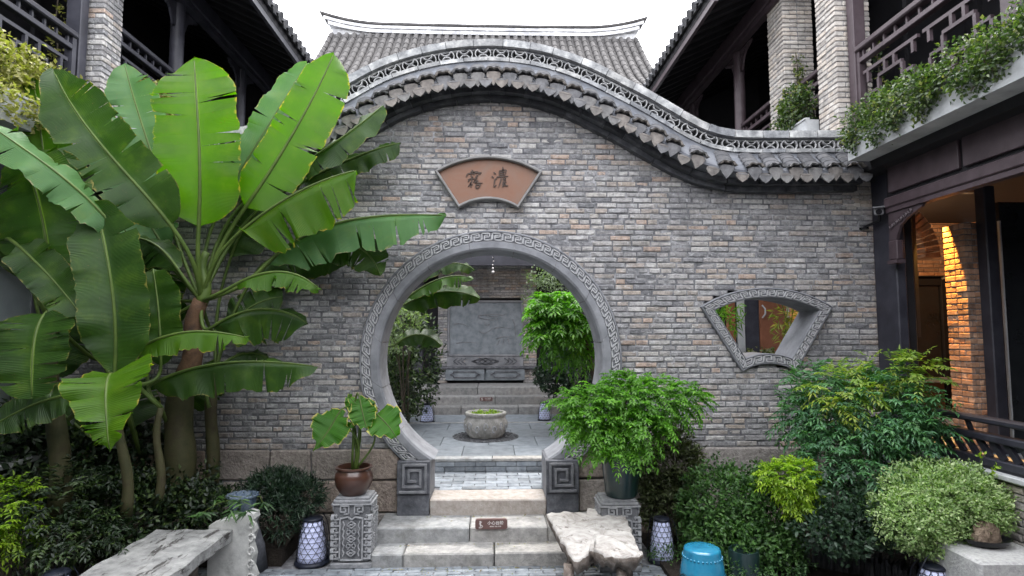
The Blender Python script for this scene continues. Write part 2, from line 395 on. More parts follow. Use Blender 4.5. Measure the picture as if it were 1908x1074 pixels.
while z < 5.6:
    for a, c in spans(z, COURSE):
        core.box(a, c, YW + .0075, YW + .42, z, z + COURSE, 0)
        x = a; k = 0; off = (.12 if row % 2 else 0) + rr(-.03, .03); first = True
        while x < c - .02:
            L = .225 + rr(-.022, .02)
            if row % 9 == 4 and a < x: L = .125 + rr(-.01, .01)
            elif random.random() < .22: L = .118 + rr(-.014, .03)
            if first: L = max(.06, L - off); first = False
            if c - (x + L) < .06: L = c - x
            e = min(c, x + L); x0, x1 = x + .0066 + rr(-.001, .002), e - .0066
            if x1 - x0 > .02: cand.append((x0, x1, z + .0058 + rr(-.0018, .0018), z + COURSE - .0058 + rr(-.0018, .0018)))
            x = e
    z += COURSE; row += 1
core = core.build('mortar_core', MAT['mortar'], wall)
def seen(x0, x1, z0, z1):
    mx = (x0 + x1) / 2
    return -1.1 < mx < 4.2 and not (z0 < 1.75 and mx > .75) and not (mx < -.7 and z0 > 2.6)
ok = [i for i, c in enumerate(cand) if .17 < c[1] - c[0] < .275 and seen(*c)]
random.shuffle(ok); own = set(ok[:300])
for i, (x0, x1, z0, z1) in enumerate(cand):
    if i in own: link('brick', random.choice(BRV), wall, ((x0 + x1) / 2, YW + rr(-.005, .004), (z0 + z1) / 2), (0, rr(-.008, .008), 0), ((x1 - x0) / .235, 1, (z1 - z0) / .05))
    else: brick_mesh(rest, x0, x1, z0, z1, YW, .06, random.random())
rest.build('brickwork', MAT['brick'], wall, kind='stuff')

# rough granite footing, block by block
for (xa, xb) in ((X0, -.985), (.905, X1)):
    for z0, z1 in ((-.05, .262), (.262, .60), (.60, BOT)):
        x = xa
        while x < xb - .05:
            L = rr(.42, .95); e = x + L if xb - (x + L) > .3 else xb
            b = MB(); b.bbox(x + .006, e - .006, YW - .03 + rr(-.012, .012), YW + .42, z0 + .006, z1 - .006, .014, jit=.006); b.build('base_stone', MAT['granite'], wall, org=((x + e) / 2, YW, z0))
            x = e
b = MB(); b.box(X0, -.985, YW + .01, YW + .40, 0, BOT); b.box(.905, X1, YW + .01, YW + .40, 0, BOT); b.build('footing_core', MAT['mortar'], wall)

# ------------------------------------------------------------------ moon gate ring
YR = YW - .07; YB = YW + .45; ZC = .815 - GCZ
def ring_pt(r, t, y):          # t -1..1 along the ring, cut level at the scroll blocks
    a = math.pi / 2 - t * (math.pi / 2 + math.asin(min(1, -ZC / r))); return (GCX + r * math.cos(a), y, GCZ + r * math.sin(a))
prof = [(ROUT, YW + .05), (ROUT, YR + .012), (ROUT - .008, YR), (1.387, YR), (1.383, YR + .016), (1.287, YR + .016), (1.283, YR), (1.215, YR), (RIN, YR + .018), (RIN, YB - .01), (RIN + .02, YB), (ROUT, YB), (ROUT, YW + .36)]
def ring_part(b, t0, t1, d, n):
    TT = np.linspace(t0, t1, n)
    for (r0, y0), (r1, y1) in zip(prof, prof[1:]):
        f = lambda r, y: (r + (d if r < 1.3 else -d), y + (d if y < YW + .1 else -d))
        b.strip([ring_pt(f(r0, y0)[0], t, f(r0, y0)[1]) for t in TT], [ring_pt(f(r1, y1)[0], t, f(r1, y1)[1]) for t in TT], random.random())
b = MB(); ring_part(b, -1, 1, .006, 121); ring = b.build('gate_ring', MAT['mortar'], wall)
NS = 13
for k in range(NS):
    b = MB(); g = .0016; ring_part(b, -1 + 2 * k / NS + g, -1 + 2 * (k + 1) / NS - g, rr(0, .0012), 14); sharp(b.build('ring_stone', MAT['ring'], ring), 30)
def fret_cell(put):
    """one key of the meander in a 1 x 1 cell: put(u0,v0,u1,v1) adds a raised straight ridge"""
    for seg in ((.05, .93, .80, .93), (.80, .93, .80, .45), (.80, .45, .42, .45), (.05, .93, .05, .22), (.30, .07, 1.02, .07), (.30, .07, .30, .68), (.30, .68, .60, .68), (1.02, .07, 1.02, .60)): put(*seg)
def ridge_quad(b, f, u0, v0, u1, v1, w):
    """thin raised bar on a mapped surface f(u,v,h)"""
    du, dv = u1 - u0, v1 - v0; L = math.hypot(du, dv); du, dv = du / L, dv / L
    u0 -= du * w; v0 -= dv * w; u1 += du * w; v1 += dv * w; n = (-dv * w, du * w)
    q = [(u0 + n[0], v0 + n[1]), (u1 + n[0], v1 + n[1]), (u1 - n[0], v1 - n[1]), (u0 - n[0], v0 - n[1])]
    P = [f(u, v, 0) for u, v in q] + [f(u, v, 1) for u, v in q]
    b.add(P, [(4, 5, 6, 7), (0, 1, 5, 4), (1, 2, 6, 5), (2, 3, 7, 6), (3, 0, 4, 7)], .5)
b = MB(); NC = 58
for k in range(NC):
    def f(u, v, h, k=k):
        r = 1.291 + v * .088; return ring_pt(r, -1 + 2 * (k + u * .96) / NC, YR + .017 - h * .020)
    fret_cell(lambda a, c, d, e: ridge_quad(b, f, a, c, d, e, .052))
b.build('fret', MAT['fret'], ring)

# ------------------------------------------------------------------ scroll blocks under the ring
for sx in (-1, 1):
    xa, xb = (-.985, -.655) if sx < 0 else (.570, .905)
    b = MB(); b.box(xa, xb, YW - .11, YW + .44, .258, .47, .3, bev=.004); b.box(xa - .004, xb + .004, YW - .125, YW + .45, .473, .813, .6, bev=.006)
    blk = b.build('scroll_block', MAT['darkstone'], wall, org=((xa + xb) / 2, YW, .258))
    b = MB(); cx = (xa + xb) / 2; cz = .643; s_ = -sx
    pts = [(-.13, -.14), (.13, -.14), (.13, .135), (-.10, .135), (-.10, -.085), (.075, -.085), (.075, .08), (-.045, .08), (-.045, -.03), (.02, -.03)]
    for (ax, az), (bx, bz) in zip(pts, pts[1:]):
        x_0, x_1 = sorted((cx + s_ * ax, cx + s_ * bx)); z_0, z_1 = sorted((cz + az, cz + bz))
        b.box(x_0 - .013, x_1 + .013, YW - .150 + rr(0, .002), YW - .12, z_0 - .013, z_1 + .013, rr(.6, .9), bev=.003)
    b.build('scroll_relief', MAT['greystone'], blk)
    b = MB(); xi = xb + .0065 if sx < 0 else xa - .0065
    b.box(min(xi, xi + sx * .004), max(xi, xi + sx * .004), YW - .10, YW + .44, .42, .81, .5); b.build('block_cheek', MAT['ring'], blk)

# ------------------------------------------------------------------ fan window frame
def fan_loop(r0, r1, ang, n=18, sl=1):
    """fan outline (x,z): arc over the top, arc under; straight cheeks"""
    P = []
    for i in range(n + 1):
        a = -ang[1] + 2 * ang[1] * i / n; P.append((WC.x + r1 * math.sin(a), WC.z + r1 * math.cos(a)))
    for i in range(n + 1):
        a = ang[0] - 2 * ang[0] * i / n; P.append((WC.x + r0 * math.sin(a), WC.z + r0 * math.cos(a)))
    return P
FB = .112
ro0, ro1 = FR0, FR1; ri0, ri1 = FR0 + FB * .95, FR1 - FB
ai = (FA - FB * 1.0 / ri0, FA - FB * 1.02 / ri1)
def loop_at(g):
    """outline shrunk by g metres from the outer edge"""
    return fan_loop(FR0 + g, FR1 - g, (FA - g / (FR0 + g), FA - g / (FR1 - g)))
b = MB(); YF = YW - .05
prof = [(0, YW + .05), (0, YF + .008), (.008, YF), (.014, YF), (.017, YF + .016), (.100, YF + .016), (.103, YF), (FB - .006, YF), (FB, YF + .01), (FB, YW + .40), (FB - .02, YW + .42), (0.0, YW + .42)]
for (g0, y0), (g1, y1) in zip(prof, prof[1:]):
    A = [(x, y0, z) for x, z in loop_at(g0)]; B = [(x, y1, z) for x, z in loop_at(g1)]
    b.strip(A + A[:1], B + B[:1], .5)
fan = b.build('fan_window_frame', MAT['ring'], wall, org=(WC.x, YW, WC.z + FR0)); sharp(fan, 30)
b = MB(); gi, go = .022, .096
Lo, Li = loop_at(gi), loop_at(go)
def edge_map(i0, i1, n):
    A = Lo[i0:i1 + 1]; B = Li[i0:i1 + 1]
    def path(P, t):
        d = [0]
        for p, q in zip(P, P[1:]): d.append(d[-1] + math.hypot(q[0] - p[0], q[1] - p[1]))
        return (np.interp(t * d[-1], d, [p[0] for p in P]), np.interp(t * d[-1], d, [p[1] for p in P]))
    for k in range(n):
        def f(u, v, h, k=k):
            t = (k + u * .96) / n; a = path(A, t); c = path(B, t); return (lerp(c[0], a[0], v), YF + .017 - h * .020, lerp(c[1], a[1], v))
        fret_cell(lambda p, q, r, s: ridge_quad(b, f, p, q, r, s, .05))
Lo.append(Lo[0]); Li.append(Li[0])
edge_map(0, 18, 14); edge_map(18, 19, 8); edge_map(19, 37, 5); edge_map(37, 38, 8)
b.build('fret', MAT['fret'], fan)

# ------------------------------------------------------------------ coping: caps, lattice, ledge, render bed, cornice, drip tiles
def blocks(name, o0, o1, y0, y1, L, m, parent, gap=.004, s0=0, s1=None, jit=.003, yj=.006):
    s = s0; s1 = SL if s1 is None else s1
    while s < s1 - .02:
        l = L * rr(.85, 1.15); e = min(s1, s + l)
        if s1 - e < .1: e = s1
        b = MB(); k = 3; A = []; yf = y0 + rr(-yj, yj)
        top = [coff(lerp(s + gap, e - gap, i / k), o0 + rr(-jit, jit)) for i in range(k + 1)]; bot = [coff(lerp(s + gap, e - gap, i / k), o1) for i in range(k + 1)]
        poly = bot + top[::-1]
        b.prism(poly, yf, y1, random.random()); mid = cpos((s + e) / 2)
        b.build(name, m, parent, org=(mid[0], (y0 + y1) / 2, mid[1])); s = e
S = np.linspace(0, SL, 260)
b = MB()                         # render bed: the little roof slope with its soffit
rows_ = [(.205, YW + .25), (.205, YW + .06), (.247, YW - .11), (.30, YW - .125), (.505, YW - .325), (.53, YW - .325), (.565, YW - .16), (.565, YW + .3)]
for (o0, y0), (o1, y1) in zip(rows_, rows_[1:]):
    A = [coff(s, o0) for s in S]; B = [coff(s, o1) for s in S]
    b.strip([(x, y0, z) for x, z in A], [(x, y1, z) for x, z in B], .5)
for s in (0, SL):
    A = [coff(s, o) for o, y in rows_]; b.add([(a[0], y, a[1]) for a, (o, y) in zip(A, rows_)], [tuple(range(len(rows_)))], .5)
coping = b.build('coping', MAT['capbed'], wall); sharp(coping, 40)
b = MB()
for (o0, y0), (o1, y1) in (((.08, YW + .06), (.23, YW + .06)),):
    b.strip([(*coff(s, o0)[:1], y0, coff(s, o0)[1]) for s in S], [(coff(s, o1)[0], y1, coff(s, o1)[1]) for s in S], .5)
b.build('lattice_backing', MAT['cornice'], coping)
b = MB(); q = [(.006, YW - .11), (.006, YW + .28), (.098, YW + .28), (.098, YW - .05), (.06, YW - .11), (.006, YW - .11)]
for (o0, y0), (o1, y1) in zip(q, q[1:]): b.strip([(coff(s, o0)[0], y0, coff(s, o0)[1]) for s in S], [(coff(s, o1)[0], y1, coff(s, o1)[1]) for s in S], .5)
b.build('cap_core', MAT['capbed'], coping)
blocks('cap_brick', 0, .078, YW - .13, YW + .30, .30, MAT['cap'], coping)
blocks('cap_strip', .081, .104, YW - .07, YW + .26, .62, MAT['cap'], coping, gap=.002)
blocks('ledge_brick', .204, .247, YW - .13, YW + .16, .29, MAT['cap'], coping)
blocks('cornice_brick', .568, .618, YW - .19, YW + .2, .26, MAT['cornice'], coping, yj=.004)
blocks('cornice_moulding', .621, .675, YW - .09, YW + .2, .52, MAT['cornice'], coping, yj=.003)
# lattice of half-round tiles
ra, h = .056, .100
b = MB()
for k in range(10):
    a0, a1 = R(8 + 16.4 * k), R(8 + 16.4 * (k + 1)); q = []
    for r_ in (ra, ra - .011):
        for a in (a0, a1): q.append((r_ * math.cos(a), r_ * math.sin(a)))
    b.add([(q[i][0], y, q[i][1]) for y in (0, .055) for i in (0, 1, 3, 2)], [(0, 3, 2, 1), (4, 5, 6, 7), (0, 1, 5, 4), (2, 3, 7, 6)], .5)
arc = b.mesh('lattice_tile', MAT['lattice'], True)
PER = .212; nmod = int(SL / PER)
for i in range(nmod):
    s = (i + .5) * SL / nmod
    for (ds, off, rot) in ((0, .204, 0), (0, .106, math.pi), (-.048, .155, math.pi / 2), (.048, .155, -math.pi / 2)):
        sc = s + ds * .98; sc = min(max(sc, .0), SL); x, zz = coff(sc, off); an = cang(sc) + rot
        link('lattice_tile', arc, coping, (x, YW - .105, zz), (0, -an, 0), (rr(.93, 1.0), 1, rr(.78, .84) if ds == 0 else .82))
# cover tiles with hanging fan ends, pan tiles with pointed drips
def cover_mesh(k, SEG=2):
    b = MB()
    for q in range(SEG):                              # stepped run of half-round tiles down the slope
        y0 = -.335 + q * .062; y1 = y0 + .085; r0 = .088 - .003 * q; zt = .165 * (-(y0) / .40)
        for i in range(8):
            a0, a1 = math.pi * i / 8, math.pi * (i + 1) / 8; P = []
            for y, r_ in ((y0, r0 + .011), (y1, r0 - .010)):
                zz = -.455 - .155 * 0 + (y + .40) * .9
                for a in (a0, a1):
                    wv = .006 * math.sin(a * 6) if y == y0 and q == 0 else 0
                    P.append((math.cos(a) * r_, y, zz + math.sin(a) * (r_ * .46 + wv)))
            b.add(P, [(0, 1, 3, 2)], .3 + .1 * q)
            a_ = [(math.cos(a) * rr_, y0, -.455 + (y0 + .40) * .9 + math.sin(a) * rr_ * .46) for a in (a0, a1) for rr_ in (r0 + .011, r0 - .012)]
            b.add(a_, [(0, 1, 3, 2)], .9)
    b.ntube = len(b.f)
    zt = -.455 + .05 * .9
    n = 10                                            # wavy lip
    for i in range(n):
        P = []
        for j in (i, i + 1):
            a = math.pi * (.02 + .96 * j / n); w = .010 * math.cos(j / n * math.pi * 6)
            for (rq, y) in ((.104, -.392), (.082, -.380), (.094, -.325)): P.append((math.cos(a) * rq, y, zt + math.sin(a) * (rq * .52) + w - .004))
        b.add(P, [(0, 3, 4, 1), (0, 2, 5, 3)], .75)
    top = []
    for i in range(9):
        a = math.pi * i / 8; top.append((.074 * math.cos(a), zt + .018 * math.sin(a) - .004))
    tip = [(-.072, zt - .042), (-.040, zt - .092 + rr(-.006, .006)), (rr(-.006, .006), zt - .140 + rr(-.008, .008)), (.040, zt - .092 + rr(-.006, .006)), (.072, zt - .042)]
    poly = tip + [(x, z_) for x, z_ in top]
    b.prism(poly, -.350, -.332, .5)
    return b
def drip_mesh(k):
    b = MB(); zt = -.478
    poly = [(-.068, zt), (-.066, zt - .034), (-.040, zt - .066), (0, zt - .092 + rr(-.005, .005)), (.040, zt - .066), (.066, zt - .034), (.068, zt), (.03, zt - .012), (-.03, zt - .012)]
    b.prism(poly, -.372, -.356, .5)
    for i in range(3):
        b.box(-.05 + .004 * i, .05 - .004 * i, -.375 + .02 * i, -.30, zt - .012 + .012 * i, zt + .0 + .012 * i, .2 + .3 * i)
    return b
def cover_data(k, seg):
    b = cover_mesh(k, seg); me = b.mesh('cover_tile', MAT['drip']); me.materials.append(MAT['tile'])
    for i in range(b.ntube): me.polygons[i].material_index = 1
    return me
CV = [cover_data(k, 2) for k in range(6)]
CW = [cover_data(k, 4) for k in range(4)]
DV = [drip_mesh(k).mesh('drip_tile', MAT['drip']) for k in range(6)]
TP = .2135; ntile = int(SL / TP)
for i in range(ntile + 1):
    s = min(SL - .02, .02 + i * TP); x, zz = cpos(s); an = cang(s)
    # local down-offsets are measured square to the curve, plates lean half way
    for nm, V, ds in (('cover_tile', CV, 0), ('drip_tile', DV, TP / 2)):
        s2 = s + ds
        if s2 > SL - .01: continue
        x, zz = coff(s2, .535); a2 = cang(s2)
        if nm == 'cover_tile' and (x > 2.45 or x < -2.75): V = CW
        o = link(nm, random.choice(V), coping, (x, YW + rr(-.008, .008), zz), (0, -a2 * .62 + rr(-.03, .03), rr(-.03, .03)))
        o.data = o.data
for me in CV + CW + DV:                                      # the plates hang from the point on the bed's lip
    for v in me.vertices: v.co.z += .455

# ------------------------------------------------------------------ steps up to the gate
steps = thing('stone_steps', 'three worn stone steps leading up into the moon gate', 'steps', (0, 5.9, 0))
def slab_row(xs, y0, y1, z0, z1, m, parent, name='step_slab', bev=.012, jit=.004):
    for a, c in zip(xs, xs[1:]):
        b = MB(); b.bbox(a + .003, c - .003, y0 + rr(-.008, .008), y1, z0, z1 + rr(-.003, .003), bev, jit=jit); b.build(name, m, parent, org=((a + c) / 2, y0, z0))
slab_row([-1.12, -.82, .02, 1.2], 5.62, 6.0, -.03, .118, MAT['stepstone'], steps)
slab_row([-1.13, -.22, .55, 1.15], 5.90, 6.40, .10, .258, MAT['stepstone'], steps)
slab_row([-.652, .567], 6.285, 6.69, .24, .419, MAT['pinkstone'], steps, 'threshold_slab')
# passage floor and inner court
inner = MB(); inner.box(-7, 7, 7.53, 16, .30, .555, .5); inner.box(-7, 7, 6.86, 7.6, .2, .395, .5); inner.box(-.7, .7, 6.4, 7.6, .1, .405, .5)
inner = inner.build('inner_court_ground', MAT['mortar'], kind='structure')
pv2 = []
for k in range(6):
    b = MB(); b.bbox(-.125, .125, -.057, .057, -.05, 0, .005, k / 6, jit=.002); pv2.append(b.mesh('paver', MAT['paver']))
y = 6.75; i = 0
while y < 7.5:
    x = -.98 + (i % 2) * .13
    while x < 1.0:
        if abs(x) < .62 or y > 6.95: link('paver', random.choice(pv2), inner, (x, y, .419 + rr(-.003, .003)), (rr(-.01, .01), rr(-.01, .01), 0))
        x += .258
    y += .122; i += 1
for q in range(2):
    x = -.98 + q * .13
    while x < 1.0:
        b = MB(); b.bbox(x - .125, x + .125, 7.50 + rr(-.004, .004), 7.56, .422 + q * .062, .478 + q * .062, .005); b.build('paver', MAT['paver'], inner, org=(x, 7.5, .42)); x += .256
x = -2.4
while x < 2.4:
    b = MB(); b.bbox(x + .003, x + .797, 7.495, 7.66, .546, .583, .006); b.build('edge_stone', MAT['stepstone'], inner, org=(x, 7.5, .55)); x += .8
for j in range(4):
    y0 = 7.664 + j * .68
    for i in range(9):
        x0 = -3.05 + i * .68 + (0.34 if j % 2 else 0) - .06
        b = MB(); b.bbox(x0 + .004, x0 + .676, y0 + .004, y0 + .676, .53, .583 + rr(-.002, .002), .004); b.build('paving_slab', MAT['bluestone'], inner, org=(x0, y0, .58))
b = MB(); b.bbox(-3.6, 3.6, 10.39, 10.47, .53, .590, .005); b.build('edge_stone', MAT['stepstone'], inner)
b = MB(); b.box(-3.6, 3.6, 10.475, 12.6, .53, .58); b.build('paving_strip', MAT['bluestone'], inner)
# ================================================================== brick piers
PB = []
for k in range(8):
    b = MB(); b.bbox(-.102, .102, -.049, .049, -.0255, .0255, .007, k / 8, jit=.003); PB.append(b)
PBM = {}
def pier(parent, x0, x1, y0, y1, z0, z1, m='brickw', name='brick_pier', hide=None):
    """square pier built brick by brick: courses turn by a quarter each time"""
    w_, d_ = x1 - x0, y1 - y0
    b = MB(); b.box(x0 + .012, x1 - .012, y0 + .012, y1 - .012, z0, z1, 0)
    p = b.build(name, MAT['mortar'], parent, org=((x0 + x1) / 2, (y0 + y1) / 2, z0))
    if m not in PBM:
        PBM[m] = [q.mesh('brick', MAT[m]) for q in PB]
    z = z0; i = 0; ch = .0605
    while z + ch < z1 + .01:
        if i % 2 == 0:
            cells = [(x0 + w_ * (a + .5) / 2, y0 + d_ * (c + .5) / 4, w_ / 2, d_ / 4, 0) for a in range(2) for c in range(4) if c in (0, 1, 2, 3) and (c == 0 or a == 0 or c == 3 or True)]
            cells = [(cx, cy, lx, ly, 0) for cx, cy, lx, ly, _ in cells]
        else:
            cells = [(x0 + w_ * (a + .5) / 4, y0 + d_ * (c + .5) / 2, d_ / 2, w_ / 4, 1) for a in range(4) for c in range(2)]
        for cx, cy, L, W, turn in cells:
            edge = hide is None or hide(cx, cy)
            if not edge: continue
            link('brick', random.choice(PBM[m]), p, (cx + rr(-.002, .002), cy + rr(-.002, .002), z + ch / 2), (0, 0, math.pi / 2 * turn + rr(-.01, .01)), ((L - .008) / .204, (W - .006) / .098, 1))
        z += ch; i += 1
    return p
def brick_panel(parent, org, u, n, L, z0, z1, m, name='brick_wall', dep=.08, own=True, holes=()):
    """a wall face from org along u, facing n; bricks proud of a mortar backing"""
    org = Vector(org); u = Vector(u).normalized(); n = Vector(n).normalized()
    M = Matrix.Translation(org) @ Matrix((u, -n, Vector((0, 0, 1)))).transposed().to_4x4()
    bk = MB(); rest = MB(); z = z0; i = 0; cnt = 0
    def free(a, c, z_, h):
        out = [(a, c)]
        for (h0, h1, hz0, hz1) in holes:
            if z_ + h > hz0 and z_ < hz1:
                o2 = []
                for p, q in out:
                    if h0 > p: o2.append((p, min(q, h0)))
                    if h1 < q: o2.append((max(p, h1), q))
                out = [(p, q) for p, q in o2 if q - p > .02]
        return out
    items = []
    while z < z1:
        for a, c in free(0, L, z, .0605):
            bk.box(a, c, .012, .012 + dep, z, z + .0605, 0, M)
            x = a; off = (i % 2) * .12
            first = True
            while x < c - .015:
                l = .245 + rr(-.015, .015)
                if first and off: l -= off
                first = False
                e = min(c, x + l)
                if c - e < .05: e = c
                items.append((x + .004, e - .004, z + .0045, z + .056)); x = e
        z += .0605; i += 1
    p = bk.build(name, MAT['mortar'], parent)
    sub = MB()
    for it in items: brick_mesh(sub, *it, 0, .06, random.random())
    sub.v = [tuple(M @ Vector(q)) for q in sub.v]
    if own and len(items) <= 300:
        for it in items:
            k = random.choice(BRV); me = VARM.setdefault((k.name, m), None)
            if me is None:
                me = k.copy(); me.materials.clear(); me.materials.append(MAT[m]); VARM[(k.name, m)] = me
            c0 = M @ Vector(((it[0] + it[1]) / 2, rr(-.003, .003), (it[2] + it[3]) / 2))
            link('brick', me, p, c0, (0, 0, math.atan2(u.y, u.x)), ((it[1] - it[0]) / .235, 1, 1))
    else: sub.build('brickwork', MAT[m], p, kind='stuff')
    return p
VARM = {}

# ================================================================== two-storey galleries either side of the court
def rail_lattice(mb, fr, x, y0, y1, z0, z1, t=.045):
    """Chinese fret railing in the plane x, from y0 to y1"""
    def bar(ya, za, yb, zb, w=t): mb.bar((x, ya, za), (x, yb, zb), w * .8, w, (1, 0, 0))
    def B(u0, v0, u1, v1, w=.036):
        ya, yb = lerp(y0, y1, u0), lerp(y0, y1, u1); za, zb = lerp(z0, z1, v0), lerp(z0, z1, v1)
        if abs(ya - yb) > abs(za - zb): mb.box(x - .017, x + .017, min(ya, yb), max(ya, yb), za - w / 2, za + w / 2, rr(0, 1))
        else: mb.box(x - .0165, x + .0165, ya - w / 2, ya + w / 2, min(za, zb) + w / 2, max(za, zb) - w / 2, rr(0, 1))
    n = max(1, round((y1 - y0) / 1.0))
    for k in range(n):
        def b(u0, v0, u1, v1): B((k + u0) / n, v0, (k + u1) / n, v1)
        b(0.04, .80, .96, .80); b(.04, .16, .96, .16)
        b(.30, .64, .70, .64); b(.30, .34, .70, .34); b(.30, .34, .30, .64); b(.70, .34, .70, .64)
        b(.12, .48, .30, .48); b(.70, .48, .88, .48); b(.12, .16, .12, .48); b(.88, .16, .88, .48); b(.12, .62, .12, .80); b(.88, .62, .88, .80)
        b(.42, .64, .42, .80); b(.58, .64, .58, .80); b(.42, .16, .42, .34); b(.58, .16, .58, .34)
def railing(parent, x, y0, y1, zf, m, s, top=.95):
    """posts, rails and fret panel as one railing part with its rails as pieces"""
    fr = MB()
    for y in (y0 + .03, y1 - .03): fr.box(x - .03, x + .03, y - .03, y + .03, zf, zf + top - .03, .5)
    p = fr.build('railing', m, parent, org=(x, (y0 + y1) / 2, zf))
    b = MB(); b.box(x - .055, x + .055, y0, y1, zf + top - .03, zf + top + .035, .6, bev=.012); b.build('hand_rail', m, p)
    b = MB(); b.box(x - .035, x + .035, y0 + .062, y1 - .062, zf + top - .17, zf + top - .115, .4, bev=.006); b.build('mid_rail', m, p)
    b = MB(); b.box(x - .04, x + .04, y0 + .062, y1 - .062, zf + .05, zf + .11, .4, bev=.006); b.build('bottom_rail', m, p)
    f = MB(); rail_lattice(f, None, x, y0 + .06, y1 - .06, zf + .03, zf + top - .13); f.build('fret_panel', m, p)
    b = MB()
    n = max(2, int((y1 - y0) / .16))
    for i in range(n):
        y = lerp(y0 + .1, y1 - .1, i / (n - 1)); b.box(x - .012, x + .012, y - .012, y + .012, zf + top - .115, zf + top - .03, .3)
    b.build('spindle', m, p, kind='stuff')
    return p
def eave_tile_mesh(m):
    b = MB()
    for i in range(8):
        a0, a1 = math.pi * i / 8, math.pi * (i + 1) / 8
        b.add([(math.cos(a) * r_, y, math.sin(a) * r_ * .9) for y in (0, .34) for a in (a0, a1) for r_ in (.072,)], [(0, 1, 3, 2)], .5)
    b.prism([(.072 * math.cos(math.pi * i / 8), .065 * math.sin(math.pi * i / 8)) for i in range(9)] + [(-.06, -.03), (0, -.075), (.06, -.03)], -.012, .004, .8)
    return b.mesh('eave_tile', m)
EAVE = eave_tile_mesh(MAT['tile'])
def gallery(side, xg, xe, name, label, wood, woodd, y0):
    """side +1 right, -1 left; xg the column line, xe the eave line"""
    s = side; X = lambda d: xg + s * d          # d metres back from the court
    g = thing(name, label, 'building', (xg, 7, 0))
    zE, zB, zF = 6.62, 6.80, 4.02
    # upper floor slab, back wall, ceiling
    b = MB(); b.box(*sorted((X(.05), X(4.5))), 1.5, 14.5, zF - .16, zF, .5); b.build('upper_floor', woodd, g)
    b = MB(); b.box(*sorted((X(2.2), X(2.4))), 1.5, 14.5, zF + .002, 8.6, .5); back = b.build('back_wall', MAT['black'], g)  # near-black colour stands in for the shade of the gallery recess
    b = MB()
    for k in range(9):
        y = 3.0 + k * 1.3
        b.box(*sorted((X(2.14), X(2.2))), y, y + .08, zF + .01, 7.2, .5)
        b.box(*sorted((X(2.16), X(2.2))), y + .25, y + 1.1, zF + .8, 6.4, .9)
    b.build('wall_panel', woodd, back)
    # rafters / soffit: a sloping roof, low at the eave
    sl = 0.48
    zr = lambda d: zE + (d + abs(xg - xe)) * sl
    y1 = 14.0
    b = MB(); b.box(*sorted((X(.35), X(4.4))), 1.0, y0 - .01, 7.0, 7.2, .5); b.build('near_shade_roof', woodd, g)  # unseen roof slab, added to keep the gallery interior dark
    b = MB(); b.box(*sorted((X(.02), X(4.4))), 13.0, 13.2, 0, 8.2, .5); b.build('end_wall', MAT['black'], g)
    D0, D1 = -abs(xg - xe), 3.0
    b = MB()
    A = [(X(D0), y0, zr(D0)), (X(D1), y0, zr(D1)), (X(D1), y1, zr(D1)), (X(D0), y1, zr(D0))]
    b.add(A + [(x, y, z + .10) for x, y, z in A], [(0, 1, 2, 3) if s < 0 else (3, 2, 1, 0), (4, 5, 6, 7), (0, 1, 5, 4), (1, 2, 6, 5), (2, 3, 7, 6), (3, 0, 4, 7)], .5)
    roof = b.build('roof', woodd, g)
    n = 0; y = y0 + .1
    while y < y1:
        b = MB(); b.bar((X(D0 + .06), y, zr(D0 + .06) - .035), (X(D1 - .1), y, zr(D1 - .1) - .035), .06, .065, (0, 0, 1)); b.build('rafter', woodd, roof); y += .30
    b = MB(); b.bar((X(D0 + .03), y0, zr(D0) - .01), (X(D0 + .03), y1, zr(D0) - .01), .05, .16, (0, 0, 1)); b.build('fascia', wood, roof)
    # tile bed and eave tiles
    b = MB()
    A = [(X(D0 - .04), y0, zr(D0) + .105), (X(D1), y0, zr(D1) + .105), (X(D1), y1, zr(D1) + .105), (X(D0 - .04), y1, zr(D0) + .105)]
    b.add(A + [(x, p, z + .03) for x, p, z in A], [(0, 1, 2, 3), (4, 5, 6, 7), (0, 1, 5, 4), (1, 2, 6, 5), (2, 3, 7, 6), (3, 0, 4, 7)], .3); b.build('tile_bed', MAT['tile'], roof)
    ang = math.atan(sl)
    y = y0 + .1; rows = MB()
    while y < y1:
        o = link('eave_tile', EAVE, roof, (X(D0 - .08), y, zr(D0) + .13), None)
        o.rotation_euler = Matrix((Vector((0, -s, 0)), Vector((s * math.cos(ang), 0, math.sin(ang))), Vector((-s * math.sin(ang), 0, math.cos(ang))))).transposed().to_euler()
        rows.tube([(X(D0 + .2), y, zr(D0 + .2) + .14), (X(D1), y, zr(D1) + .14)], .068, 6, rr(0, 1)); y += .21
    rows.build('tile_rows', MAT['tile'], roof, kind='stuff')
    # eave beam carried by round posts with carved brackets
    b = MB(); b.box(*sorted((X(-.07), X(.09))), y0 - .3, 13.0, zB - .02, zB + .22, .5, bev=.01); b.box(*sorted((X(-.04), X(.06))), y0 - .3, 13.0, zB - .10, zB - .024, .4); b.build('eave_beam', wood, g)
    return g, X, zF, zB
def bracket(parent, x, y, z, sy, m, L=.42, H=.34):
    """carved corner bracket under a beam: scrolls in a triangle"""
    b = MB()
    P = [(0, 0), (L, 0), (L * .96, -.03), (L * .55, -.10), (L * .34, -.16), (.12, -H * .62), (.06, -H), (0, -H)]
    b.add([(x, y + sy * p, z + q) for p, q in P] + [(x + .03, y + sy * p, z + q) for p, q in P], [tuple(range(8)), tuple(range(15, 7, -1))] + [(i, i + 8, (i + 1) % 8 + 8, (i + 1) % 8) for i in range(8)], .4)
    for i in range(5):
        c = (.05 + i * .07, -.045 - (4 - i) * .026); r_ = .028
        b.tube([(x - .012, y + sy * (c[0] + r_ * math.cos(a) * (1 - a / 14)), z + c[1] + r_ * math.sin(a) * (1 - a / 14)) for a in np.linspace(0, 8, 12)], .008, 4, .9)
    return b.build('carved_bracket', m, parent)

